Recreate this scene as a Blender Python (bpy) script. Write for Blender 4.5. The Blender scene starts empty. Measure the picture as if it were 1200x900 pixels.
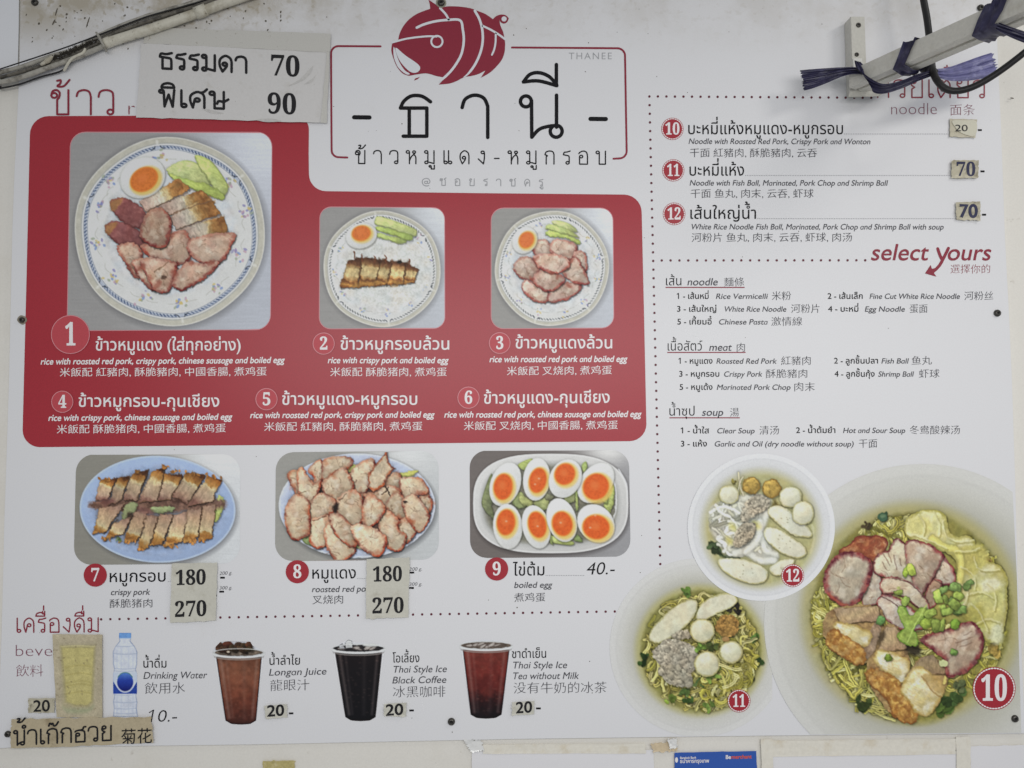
import bpy, math, random
import numpy as np
from mathutils import Vector, Matrix, geometry

# ------------------------------------------------------------------ camera
D = 1.413            # camera distance from the board plane (m); 1 px of the photo is about 1.5 mm there
F = 942.0            # focal length in photo pixels (photo 1200 x 900)
CZ = 1.55            # camera height
AX, AY, AZ = math.radians(3.26787635), math.radians(-1.26667461), math.radians(-0.37666093)
RB = (Matrix.Rotation(AY, 3, 'Y') @ Matrix.Rotation(AX, 3, 'X') @ Matrix.Rotation(AZ, 3, 'Z'))
MW = Matrix(((1, 0, 0), (0, 0, -1), (0, 1, 0)))
RW = MW @ RB
CAM = Vector((0, -D, CZ))
S = bpy.context.scene
cd = bpy.data.cameras.new('camera')
cd.sensor_width = 36.0
cd.lens = 36.0 * F / 1200.0
cd.clip_start = 0.02
cd.clip_end = 60
co = bpy.data.objects.new('camera', cd)
co.matrix_world = Matrix.Translation(CAM) @ RW.to_4x4()
S.collection.objects.link(co)
S.camera = co

# ------------------------------------------------------------------ light
W = bpy.data.worlds.new('World')
S.world = W
W.use_nodes = True
W.node_tree.nodes['Background'].inputs[0].default_value = (0.92, 0.955, 1.0, 1)
W.node_tree.nodes['Background'].inputs[1].default_value = 0.315


def area(name, loc, target, sx, sy, power, col, spread=180):
    l = bpy.data.lights.new(name, 'AREA')
    l.shape = 'RECTANGLE'
    l.size, l.size_y, l.energy, l.color = sx, sy, power, col
    l.spread = math.radians(spread)
    o = bpy.data.objects.new(name, l)
    o.location = loc
    o.rotation_euler = (Vector(target) - Vector(loc)).to_track_quat('-Z', 'Y').to_euler()
    S.collection.objects.link(o)


area('shop_front_lamp', (0.34, -1.9, 1.92), (0.28, 0, 1.32), 2.8, 0.6, 8.7, (1.0, 0.985, 0.965), 100)
area('ceiling_lamp', (1.60, -1.0, 2.75), (0.45, 0, 1.7), 0.45, 0.25, 4.2, (1.0, 0.97, 0.92))
S.view_settings.view_transform = 'Standard'
S.view_settings.look = 'None'
S.view_settings.exposure = 0.0
S.view_settings.gamma = 1.0

# ------------------------------------------------------------------ helpers: photo pixel -> place
_r = np.array(RW)
_c = np.array(CAM)


def PP(xy, depth=0.0):
    """points of the board plane (or depth metres in front of it) seen at photo pixels xy (n,2)"""
    xy = np.asarray(xy, float).reshape(-1, 2)
    d = np.stack([(xy[:, 0] - 600) / F, -(xy[:, 1] - 450) / F, -np.ones(len(xy))], 1) @ _r.T
    t = (D - np.asarray(depth, float)) / d[:, 1]
    return _c + d * t[:, None]


def P(x, y, depth=0.0):
    return Vector(PP([(x, y)], depth)[0])


def s2l(c):
    c = np.asarray(c, float)
    return np.where(c <= 0.04045, c / 12.92, ((c + 0.055) / 1.055) ** 2.4)


ILL = 0.76           # white of the print shows at about this much


def alb(c):
    """surface colour of something that shows as sRGB c (0-255) in the photograph's even light"""
    return np.clip(s2l(np.asarray(c, float) / 255.0) / ILL, 0.004, 0.9)


MATS = {}


def mat(name, rgb, rough=0.5, spec=0.4, noise=0.0, nscale=500, bump=0.0, bscale=60, metal=0.0, alpha=1.0, stain=None):
    if name in MATS:
        return MATS[name]
    m = bpy.data.materials.new(name)
    m.use_nodes = True
    nt = m.node_tree
    b = nt.nodes['Principled BSDF']
    col = list(alb(rgb)) + [1]
    b.inputs['Base Color'].default_value = col
    b.inputs['Roughness'].default_value = rough
    b.inputs['Specular IOR Level'].default_value = spec
    b.inputs['Metallic'].default_value = metal
    b.inputs['Alpha'].default_value = alpha
    tc = nt.nodes.new('ShaderNodeNewGeometry')
    out = None
    if noise or stain:
        n = nt.nodes.new('ShaderNodeTexNoise')
        n.inputs['Scale'].default_value = nscale
        n.inputs['Detail'].default_value = 3
        nt.links.new(tc.outputs['Position'], n.inputs['Vector'])
        mr = nt.nodes.new('ShaderNodeMapRange')
        mr.inputs['From Min'].default_value = 0.25
        mr.inputs['From Max'].default_value = 0.75
        mr.inputs['To Min'].default_value = 1 - noise
        mr.inputs['To Max'].default_value = 1 + noise
        nt.links.new(n.outputs['Fac'], mr.inputs['Value'])
        mx = nt.nodes.new('ShaderNodeMix')
        mx.data_type = 'RGBA'
        mx.blend_type = 'MULTIPLY'
        mx.inputs[0].default_value = 1
        mx.inputs[6].default_value = col
        nt.links.new(mr.outputs['Result'], mx.inputs[7])
        out = mx.outputs[2]
    if stain:                      # list of (scale, lo, hi, strength, colour)
        for k, (sc, lo, hi, st, sc_col) in enumerate(stain):
            n = nt.nodes.new('ShaderNodeTexNoise')
            n.inputs['Scale'].default_value = sc
            n.inputs['Detail'].default_value = 6
            n.inputs['Roughness'].default_value = 0.62
            mp = nt.nodes.new('ShaderNodeMapping')
            mp.inputs['Location'].default_value = (k * 3.7 + 1.3, 0, k * 1.9)
            nt.links.new(tc.outputs['Position'], mp.inputs['Vector'])
            nt.links.new(mp.outputs['Vector'], n.inputs['Vector'])
            mr = nt.nodes.new('ShaderNodeMapRange')
            mr.interpolation_type = 'SMOOTHSTEP'
            mr.inputs['From Min'].default_value = lo
            mr.inputs['From Max'].default_value = hi
            mr.inputs['To Max'].default_value = st
            nt.links.new(n.outputs['Fac'], mr.inputs['Value'])
            mx = nt.nodes.new('ShaderNodeMix')
            mx.data_type = 'RGBA'
            nt.links.new(mr.outputs['Result'], mx.inputs[0])
            nt.links.new(out, mx.inputs[6])
            mx.inputs[7].default_value = list(alb(sc_col)) + [1]
            out = mx.outputs[2]
    if out:
        nt.links.new(out, b.inputs['Base Color'])
    if bump:
        n = nt.nodes.new('ShaderNodeTexNoise')
        n.inputs['Scale'].default_value = bscale
        n.inputs['Detail'].default_value = 4
        nt.links.new(tc.outputs['Position'], n.inputs['Vector'])
        bp = nt.nodes.new('ShaderNodeBump')
        bp.inputs['Strength'].default_value = bump
        bp.inputs['Distance'].default_value = 0.002
        nt.links.new(n.outputs['Fac'], bp.inputs['Height'])
        nt.links.new(bp.outputs['Normal'], b.inputs['Normal'])
    MATS[name] = m
    return m


def picmat():
    """printed photograph: its ink is stored per point of the print"""
    if 'print_ink' in MATS:
        return MATS['print_ink']
    m = mat('print_ink', (200, 200, 200), rough=0.46, spec=0.22)
    nt = m.node_tree
    a = nt.nodes.new('ShaderNodeAttribute')
    a.attribute_name = 'ink'
    nt.links.new(a.outputs['Color'], nt.nodes['Principled BSDF'].inputs['Base Color'])
    return m


WPOS = {}


def mesh_obj(name, verts, faces, mats, parent=None, mi=None, smooth=False, ink=None, **props):
    verts = np.asarray(verts, float)
    c = (verts.min(0) + verts.max(0)) / 2
    me = bpy.data.meshes.new(name)
    v = (verts - c).astype(np.float32)
    if isinstance(faces, np.ndarray):
        nf, k = faces.shape
        me.vertices.add(len(v))
        me.vertices.foreach_set('co', v.ravel())
        me.loops.add(nf * k)
        me.loops.foreach_set('vertex_index', faces.astype(np.int32).ravel())
        me.polygons.add(nf)
        me.polygons.foreach_set('loop_start', np.arange(0, nf * k, k, dtype=np.int32))
        me.update(calc_edges=True)
    else:
        me.from_pydata(v.tolist(), [], [list(f) for f in faces])
        me.update()
    for m in (mats if isinstance(mats, (list, tuple)) else [mats]):
        me.materials.append(m)
    if mi is not None:
        me.polygons.foreach_set('material_index', np.asarray(mi, np.int32))
    if smooth:
        me.polygons.foreach_set('use_smooth', np.ones(len(me.polygons), bool))
    if ink is not None:
        at = me.attributes.new('ink', 'FLOAT_COLOR', 'POINT')
        at.data.foreach_set('color', np.concatenate([ink, np.ones((len(ink), 1))], 1).astype(np.float32).ravel())
    o = bpy.data.objects.new(name, me)
    S.collection.objects.link(o)
    WPOS[o] = Vector(c)
    if parent is not None:
        o.parent = parent
        o.location = Vector(c) - WPOS[parent]
    else:
        o.location = c
    for k, val in props.items():
        o[k] = val
    return o


def empty(name, loc, **props):
    o = bpy.data.objects.new(name, None)
    o.empty_display_size = 0.03
    o.location = loc
    WPOS[o] = Vector(loc)
    S.collection.objects.link(o)
    for k, val in props.items():
        o[k] = val
    return o


# ------------------------------------------------------------------ plane geometry helpers
def catmull(pts, n=6, closed=False):
    p = np.asarray(pts, float)
    if len(p) < 3:
        return p
    out = []
    N = len(p)
    rng = range(N) if closed else range(N - 1)
    for i in rng:
        if closed:
            a, b, c, d = p[(i - 1) % N], p[i], p[(i + 1) % N], p[(i + 2) % N]
        else:
            a, b, c, d = p[max(i - 1, 0)], p[i], p[i + 1], p[min(i + 2, N - 1)]
        t = np.linspace(0, 1, n, endpoint=False)[:, None]
        out.append(0.5 * (2 * b + (c - a) * t + (2 * a - 5 * b + 4 * c - d) * t ** 2 + (3 * b - a - 3 * c + d) * t ** 3))
    out = np.concatenate(out)
    return out if closed else np.concatenate([out, p[-1:]])


def rquad(q, r, n=7):
    """rounded quad: q = TL,TR,BR,BL corners, r = corner radius"""
    q = np.asarray(q, float)
    out = []
    for i in range(4):
        c, a, b = q[i], q[i - 1], q[(i + 1) % 4]
        ua = (a - c) / np.linalg.norm(a - c)
        ub = (b - c) / np.linalg.norm(b - c)
        o = c + r * (ua + ub)
        for k in range(n + 1):
            t = math.pi / 2 * k / n
            out.append(o - r * ub * math.cos(t) - r * ua * math.sin(t))
    return np.array(out)


def circ(cx, cy, r, n=40, ry=None, rot=0, scal=None):
    t = np.linspace(0, 2 * math.pi, n, endpoint=False)
    k = 1 if scal is None else 1 + scal[0] * np.cos(scal[1] * t + scal[2])
    x, y = r * k * np.cos(t), (ry or r) * k * np.sin(t)
    c, s = math.cos(rot), math.sin(rot)
    return np.stack([cx + c * x - s * y, cy + s * x + c * y], 1)


def clip_half(poly, p, n):
    """keep the side where (q-p).n <= 0"""
    out = []
    m = len(poly)
    for i in range(m):
        a, b = poly[i], poly[(i + 1) % m]
        da, db = np.dot(a - p, n), np.dot(b - p, n)
        if da <= 0:
            out.append(a)
        if da * db < 0:
            out.append(a + (b - a) * da / (da - db))
    return np.array(out)


def fill(contours):
    """triangulate the non-zero union of closed contours"""
    vs, es = [], []
    for c in contours:
        c = np.asarray(c, float)
        keep = np.linalg.norm(c - np.roll(c, 1, 0), axis=1) > 1e-6
        c = c[keep]
        if len(c) < 3:
            continue
        k = len(vs)
        vs += [Vector((a, b)) for a, b in c]
        es += [(k + i, k + (i + 1) % len(c)) for i in range(len(c))]
    if not vs:
        return np.zeros((0, 2)), np.zeros((0, 3), int)
    r = geometry.delaunay_2d_cdt(vs, es, [], 0, 1e-7, False)
    v = np.array([(a.x, a.y) for a in r[0]])
    f = np.array([t for t in r[2] if len(t) == 3], int).reshape(-1, 3)
    cen = v[f].mean(1)
    wn = np.zeros(len(cen))
    for c in contours:
        a = np.asarray(c, float)
        b = np.roll(a, -1, 0)
        X, Y = cen[:, 0:1], cen[:, 1:2]
        left = (b[:, 0] - a[:, 0])[None] * (Y - a[:, 1][None]) - (X - a[:, 0][None]) * (b[:, 1] - a[:, 1])[None]
        up = (a[:, 1][None] <= Y) & (b[:, 1][None] > Y) & (left > 0)
        dn = (a[:, 1][None] > Y) & (b[:, 1][None] <= Y) & (left < 0)
        wn += up.sum(1) - dn.sum(1)
    return v, f[np.abs(wn) > 0.5]


def ribbon2(pts, w, closed=False, cap=5):
    """outline of a stroke of width w (scalar or per point), as contours with the same turning sense"""
    p = np.asarray(pts, float)
    if closed:
        d = np.roll(p, -1, 0) - np.roll(p, 1, 0)
        d /= np.linalg.norm(d, axis=1)[:, None] + 1e-12
        n = np.stack([-d[:, 1], d[:, 0]], 1) * (np.asarray(w) / 2).reshape(-1, 1)
        return [p - n, (p + n)[::-1]]
    d = np.gradient(p, axis=0)
    d /= np.linalg.norm(d, axis=1)[:, None] + 1e-12
    n = np.stack([-d[:, 1], d[:, 0]], 1)
    hw = (np.ones(len(p)) * np.asarray(w) / 2)
    L = p + n * hw[:, None]
    R = p - n * hw[:, None]
    def capp(c, dd, nn, h):
        t = np.linspace(0, math.pi, cap + 2)[1:-1]
        return c + h * (np.cos(t)[:, None] * nn + np.sin(t)[:, None] * dd)
    e = capp(p[-1], d[-1], n[-1], hw[-1])
    s = capp(p[0], -d[0], -n[0], hw[0])
    out = np.concatenate([L, e, R[::-1], s])[::-1]
    return [out]


class Flat:
    """flat printed shapes, laid out in photo pixels, mapped on the board plane"""

    def __init__(s, depth):
        s.depth, s.v, s.f, s.mi, s.mats, s.n = depth, [], [], [], [], 0

    def add(s, v, f, m, lift=0.0):
        if len(f) == 0:
            return
        if m not in s.mats:
            s.mats.append(m)
        v = np.asarray(v, float)
        dp = s.depth(v) if callable(s.depth) else s.depth
        s.v.append(PP(v, dp + lift))
        f = np.asarray(f, int)
        a = v[f]
        cr = (a[:, 1, 0] - a[:, 0, 0]) * (a[:, 2, 1] - a[:, 0, 1]) - (a[:, 1, 1] - a[:, 0, 1]) * (a[:, 2, 0] - a[:, 0, 0])
        f = np.where((cr > 0)[:, None], f[:, ::-1], f)      # pixels run downwards: face the camera
        s.f.append(f + s.n)
        s.mi.append(np.full(len(f), s.mats.index(m)))
        s.n += len(v)

    def poly(s, pts, m, lift=0.0):
        v, f = fill([pts])
        s.add(v, f, m, lift)

    def strokes(s, strokes, w, m, lift=0.0):
        c = []
        for k in strokes:
            closed = isinstance(k, tuple)
            c += ribbon2(k[0] if closed else k, w, closed)
        v, f = fill(c)
        s.add(v, f, m, lift)

    def build(s, name, parent=None, **props):
        return mesh_obj(name, np.concatenate(s.v), np.concatenate(s.f), s.mats, parent, np.concatenate(s.mi), **props)


# ------------------------------------------------------------------ type: outlines of the built-in font
_gl = {}
_dg = None
_ft = bpy.data.curves.new('type', 'FONT')
_fo = bpy.data.objects.new('type', _ft)
S.collection.objects.link(_fo)


def _contours(ch):
    _ft.body = ch
    _ft.size = 1.0
    dg = bpy.context.evaluated_depsgraph_get()
    dg.update()
    c = _fo.to_curve(dg)
    out = []
    for sp in c.splines:
        pts = []
        bp = sp.bezier_points
        if sp.type == 'BEZIER' and len(bp):
            N = len(bp)
            for i in range(N):
                a, b = bp[i], bp[(i + 1) % N]
                p0, p1, p2, p3 = (np.array(q[:2]) for q in (a.co, a.handle_right, b.handle_left, b.co))
                ch_ = np.linalg.norm(p3 - p0)
                dev = np.linalg.norm(p1 - p0 - (p3 - p0) / 3) + np.linalg.norm(p2 - p0 - (p3 - p0) * 2 / 3)
                n = 1 if dev < 0.01 else (3 if ch_ < 0.25 else 5)
                for t in np.linspace(0, 1, n, endpoint=False):
                    pts.append((1 - t) ** 3 * p0 + 3 * t * (1 - t) ** 2 * p1 + 3 * t * t * (1 - t) * p2 + t ** 3 * p3)
        else:
            pts = [np.array(q.co[:2]) for q in sp.points]
        if len(pts) >= 3:
            out.append(np.array(pts))
    _fo.to_curve_clear()
    return out


def _xmax(s):
    cs = _contours(s)
    return max(c[:, 0].max() for c in cs)


_XI = None


def glyph(ch):
    """(contours, advance) of one character"""
    global _XI
    if ch in _gl:
        return _gl[ch]
    if _XI is None:
        _XI = _xmax('||')
    cs = _contours(ch) if ch.strip() else []
    adv = _xmax('|' + ch + '|') - _XI
    if ch == '\u0251':                                   # round one-storey a
        k = 0.80
        cs = [c * k for c in cs]
        adv *= k
    _gl[ch] = (cs, adv)
    return _gl[ch]


UPV = 'ิีึืั็'
TONE = '่้๊๋์'
_sg = {}


def offset(c, w, wy=None):
    """grow a contour by w (horizontal strokes by wy)"""
    wy = w if wy is None else wy
    d = np.roll(c, -1, 0) - np.roll(c, 1, 0)
    l = np.linalg.norm(d, axis=1)[:, None]
    d = d / np.where(l < 1e-9, 1, l)
    n = np.stack([d[:, 1], -d[:, 0]], 1)
    return c + n * np.array([w, wy])


_sgn = {}


def shaped(ch, w, kai):
    key = (ch, round(w, 4), kai)
    if key not in _sg:
        cs, adv = glyph(ch)
        if cs:
            # outer contours turn one way; find which from the largest one
            ar = [0.5 * np.sum(c[:, 0] * np.roll(c[:, 1], -1) - np.roll(c[:, 0], -1) * c[:, 1]) for c in cs]
            sg = 1 if ar[int(np.argmax(np.abs(ar)))] > 0 else -1
            cs = [offset(c, w * sg, (w - 0.006 if kai else w) * sg) for c in cs]
            if kai:
                cs = [np.stack([c[:, 0], c[:, 1] + 0.07 * (c[:, 0] - 0.5)], 1) for c in cs]
        _sg[key] = fill(cs) + (adv,)
    return _sg[key]


def layout(text, w=0.0, track=0.0, kai=False):
    """list of (verts, tris) in em units and the total width"""
    x = 0.0
    out = []
    prev = ''
    for i, ch in enumerate(text):
        if ch == ' ':
            x += 0.26 + track
            prev = ch
            continue
        if ch == 'ำ':                                      # nikhahit over the last letter, then sara aa
            v, f, a = shaped('ํ', w, False)
            if len(v):
                out.append((v + [x, 0], f))
            ch = 'า'
        v, f, a = shaped(ch, w, kai)
        up = 0.0
        dx = 0.0
        if ch in TONE:
            nxt = text[i + 1] if i + 1 < len(text) else ''
            if prev in UPV or nxt == 'ำ':
                up = 0.20
        if len(v):
            out.append((v + [x + dx, up], f))
        thaimark = ch in UPV or ch in TONE or ch in 'ุูํ'
        if not thaimark:
            x += a + track
        prev = ch
    return out, x


def text(fl, s, x0, x1, y0, size, m, y1=None, w=0.0, shear=0.0, track=0.0, kai=False, lift=0.0):
    """one printed line from x0 to x1, base line y0..y1, type size in px"""
    y1 = y0 if y1 is None else y1
    runs, tw = layout(s, w, track, kai)
    if not runs:
        return
    xmin = min(v[:, 0].min() for v, f in runs)
    xmax = max(v[:, 0].max() for v, f in runs)
    kx = (x1 - x0) / (xmax - xmin)
    for v, f in runs:
        t = (v[:, 0] - xmin) * kx
        yy = v[:, 1] * size
        X = x0 + t + yy * shear
        Y = y0 + (y1 - y0) * t / (x1 - x0) - yy
        fl.add(np.stack([X, Y], 1), f, m, lift)


# ------------------------------------------------------------------ type: looped Thai letters drawn as strokes
def _o(cx, cy, r=0.1):
    return (circ(cx, cy, r, 14),)


def _sm(*p):
    return catmull(p, 5)


def _ln(*p):
    p = np.array(p, float)
    out = [p[0]]
    for a, b in zip(p[:-1], p[1:]):
        out += [a + (b - a) * t for t in (0.02, 0.5, 0.98, 1.0)]
    return np.array(out)


def _segs(*p):
    return [np.array([p[i], p[i + 1]], float) for i in range(len(p) - 1)]


LOOP = {
    'ก': (.70, [*_segs((.1, 0), (.1, .55), (.17, .64), (.02, .72)), _sm((.02, .72), (.1, .92), (.32, 1), (.52, .92), (.58, .68)), *_segs((.58, .68), (.58, 0))]),
    'ข': (.70, [_o(.1, .78), _sm((0, .78), (.05, .95), (.18, 1), (.28, .9), (.27, .72), (.2, .6)), *_segs((.2, .6), (.2, 0), (.58, 0), (.58, 1))]),
    'ซ': (.72, [_o(.1, .78), _sm((0, .78), (.04, .97), (.14, .9), (.22, .99), (.28, .85), (.2, .6)), *_segs((.2, .6), (.2, 0), (.58, 0), (.58, .8)), _sm((.58, .8), (.48, .92), (.66, 1.1))]),
    'ช': (.72, [_o(.1, .78), _sm((0, .78), (.05, .95), (.18, 1), (.28, .9), (.2, .6)), *_segs((.2, .6), (.2, 0), (.58, 0), (.58, .8)), _sm((.58, .8), (.48, .92), (.66, 1.1))]),
    'า': (.58, [_sm((0, .75), (.06, .93), (.25, 1), (.42, .93), (.48, .72)), *_segs((.48, .72), (.48, 0))]),
    'ว': (.60, [_sm((0, .72), (.06, .93), (.26, 1), (.46, .92), (.5, .7)), *_segs((.5, .7), (.5, .1)), _o(.4, .1)]),
    'ห': (.72, [_o(.1, .9), *_segs((.2, .9), (.2, 0)), _sm((.2, .2), (.3, .5), (.46, .7), (.56, .82)), _o(.49, .89, .09), _sm((.45, .69), (.56, .6), (.6, .42)), *_segs((.6, .42), (.6, 0))]),
    'ม': (.70, [_o(.1, .9), *_segs((.2, .9), (.2, .1)), _o(.11, .1), *_segs((.2, .14), (.58, .02), (.58, 1))]),
    'น': (.70, [_o(.1, .9), *_segs((.2, .9), (.2, 0)), _sm((.2, .02), (.36, .16), (.48, .2)), _o(.48, .1), *_segs((.58, .1), (.58, 1))]),
    'เ': (.34, [*_segs((.08, 1), (.08, .1)), _o(.18, .1)]),
    'แ': (.62, [*_segs((.08, 1), (.08, .1)), _o(.18, .1), *_segs((.36, 1), (.36, .1)), _o(.46, .1)]),
    'ด': (.70, [_o(.27, .47), _sm((.37, .47), (.34, .3), (.17, 0)), _sm((.17, 0), (.04, .4), (.07, .78), (.3, 1), (.52, .85), (.58, .6)), *_segs((.58, .6), (.58, 0))]),
    'ต': (.70, [_o(.27, .47), _sm((.37, .47), (.34, .3), (.17, 0)), _sm((.17, 0), (.04, .4), (.07, .82), (.2, .98), (.3, .86), (.42, .98), (.55, .82), (.58, .6)), *_segs((.58, .6), (.58, 0))]),
    'ค': (.70, [_o(.32, .50), *_segs((.22, .50), (.13, 0)), _sm((.13, 0), (.03, .4), (.06, .78), (.3, 1), (.52, .85), (.58, .6)), *_segs((.58, .6), (.58, 0))]),
    'ศ': (.72, [_o(.30, .46), *_segs((.2, .46), (.13, 0)), _sm((.13, 0), (.03, .4), (.06, .74), (.3, .94), (.52, .82), (.58, .6)), *_segs((.58, .6), (.58, 0)), _sm((.42, .9), (.55, .95), (.68, 1.12))]),
    'ง': (.54, [_o(.31, .88), _sm((.41, .88), (.42, .5), (.36, 0)), *_segs((.36, 0), (.04, .38))]),
    'ร': (.54, [_o(.3, .1), *_segs((.4, .1), (.4, .5)), _sm((.4, .5), (.36, .63), (.14, .69), (.04, .72)), _sm((.04, .72), (.1, .9), (.24, .92), (.46, 1.0))]),
    'อ': (.68, [_o(.18, .58), *_segs((.08, .58), (.08, 0), (.57, 0), (.57, .6)), _sm((.57, .6), (.51, .9), (.3, 1), (.1, .9), (.04, .8))]),
    'ฮ': (.70, [_o(.18, .50), *_segs((.08, .5), (.08, 0), (.57, 0), (.57, .5)), _sm((.57, .5), (.52, .72), (.3, .8), (.1, .76), (.04, .7)), _sm((.3, .8), (.46, .86), (.5, 1.0), (.62, 1.02))]),
    'บ': (.70, [_o(.1, .9), *_segs((.2, .9), (.2, 0), (.58, 0), (.58, 1))]),
    'ย': (.70, [_o(.2, .9), _sm((.1, .9), (.1, .72), (.24, .58)), *_segs((.24, .58), (.12, .48), (.12, 0), (.58, 0), (.58, 1))]),
    'ธ': (.66, [_sm((.02, .74), (.08, .94), (.3, .92), (.56, 1.0)), *_segs((.14, .68), (.14, 0), (.54, 0), (.54, .48)), _sm((.54, .48), (.5, .64), (.3, .7), (.02, .74))]),
    'พ': (.72, [_o(.08, .9, .09), *_segs((.17, .9), (.2, 0), (.36, .72), (.52, 0), (.58, 1))]),
    'ษ': (.74, [_o(.1, .9), *_segs((.2, .9), (.2, 0), (.56, 0), (.56, 1)), _sm((.3, .28), (.36, .44), (.56, .42), (.74, .56))]),
    'ู': (0, [_o(-.28, -.2, .065), *_segs((-.21, -.2), (-.21, -.4), (-.02, -.4), (-.02, -.12))]),
    'ิ': (0, [_sm((-.56, 1.14), (-.5, 1.32), (-.3, 1.4), (-.12, 1.32), (-.06, 1.14)), *_segs((-.56, 1.14), (-.06, 1.14))]),
    'ี': (0, [_sm((-.56, 1.14), (-.5, 1.32), (-.3, 1.4), (-.12, 1.32), (-.06, 1.14)), *_segs((-.56, 1.14), (-.06, 1.14), (-.06, 1.5))]),
    'ื': (0, [_sm((-.56, 1.14), (-.5, 1.32), (-.3, 1.4), (-.12, 1.32), (-.06, 1.14)), *_segs((-.56, 1.14), (-.06, 1.14), (-.06, 1.48)), *_segs((-.18, 1.3), (-.18, 1.48))]),
    '่': (0, [*_segs((-.12, 1.16), (-.12, 1.44))]),
    '้': (0, [_sm((-.42, 1.38), (-.3, 1.4), (-.32, 1.26), (-.42, 1.16), (-.2, 1.16), (.0, 1.42))]),
    '๊': (0, [_sm((-.5, 1.2), (-.44, 1.38), (-.34, 1.3), (-.3, 1.38), (-.22, 1.2), (-.1, 1.24), (.02, 1.46))]),
    '๋': (0, [*_segs((-.3, 1.3), (-.06, 1.3)), *_segs((-.18, 1.18), (-.18, 1.42))]),
    'ํ': (0, [_o(-.14, 1.24, .09)]),
    '-': (.5, [*_segs((.08, .42), (.36, .42))]),
    '@': (1.1, [_o(.45, .42, .18), _sm((.63, .6), (.62, .3), (.8, .3), (.88, .6), (.7, .95), (.4, 1), (.1, .8), (.04, .4), (.2, .02), (.5, -.1), (.75, -.04))]),
}
_lc = {}


def looped(fl, s, x0, x1, y0, h, m, y1=None, sw=1.5, track=0.0, slant=0.0, lift=0.0):
    """looped Thai letters, h = consonant height in px, sw = stroke width in px"""
    y1 = y0 if y1 is None else y1
    x, pl, prev = 0.0, [], ''
    for i, ch in enumerate(s):
        if ch == ' ':
            x += .4 + track
            prev = ch
            continue
        if ch == 'ำ':
            pl.append((x - track, 0, 'ํ'))
            ch = 'า'
        a, st = LOOP[ch]
        up = .42 if (ch in TONE and (prev in UPV or (i + 1 < len(s) and s[i + 1] == 'ำ'))) else 0
        pl.append((x if a else x - track - .08, up, ch))
        if a:
            x += a + track
        prev = ch
    last = LOOP[pl[-1][2]][0]
    tw = x - track - .12
    k = (x1 - x0) / tw
    for px, up, ch in pl:
        key = (ch, round(k / h, 3), round(sw / h, 3))
        if key not in _lc:
            c = []
            for q in LOOP[ch][1]:
                closed = isinstance(q, tuple)
                p = (q[0] if closed else q) * np.array([k / h, 1.0])
                c += ribbon2(p, sw / h, closed, 3)
            _lc[key] = fill(c)
        v, f = _lc[key]
        X = px * k + v[:, 0] * h
        Y = (v[:, 1] + up) * h
        fl.add(np.stack([x0 + X + Y * slant, y0 + (y1 - y0) * X / (x1 - x0) - Y], 1), f, m, lift)


SERIF = {c: chr(0x1D7CE + i) for i, c in enumerate('0123456789')}


def serif(s):
    return ''.join(SERIF.get(c, c) for c in s)

# ------------------------------------------------------------------ printed photographs (ink laid per point)
_rt = np.random.RandomState(7).rand(256, 256)


def vn(X, Y, s, seed=0):
    x, y = X / s + seed * 17.31, Y / s + seed * 9.77
    xi, yi = np.floor(x).astype(int), np.floor(y).astype(int)
    fx, fy = x - xi, y - yi
    fx, fy = fx * fx * (3 - 2 * fx), fy * fy * (3 - 2 * fy)
    g = lambda a, b: _rt[a & 255, b & 255]
    return (g(xi, yi) * (1 - fx) + g(xi + 1, yi) * fx) * (1 - fy) + (g(xi, yi + 1) * (1 - fx) + g(xi + 1, yi + 1) * fx) * fy


def fbm(X, Y, s, seed=0, o=3):
    r, a, t = 0, 1.0, 0
    for k in range(o):
        r = r + a * vn(X, Y, s / 2 ** k, seed + k * 3)
        t += a
        a *= 0.55
    return r / t


def sst(a, b, x):
    t = np.clip((x - a) / (b - a), 0, 1)
    return t * t * (3 - 2 * t)


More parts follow.
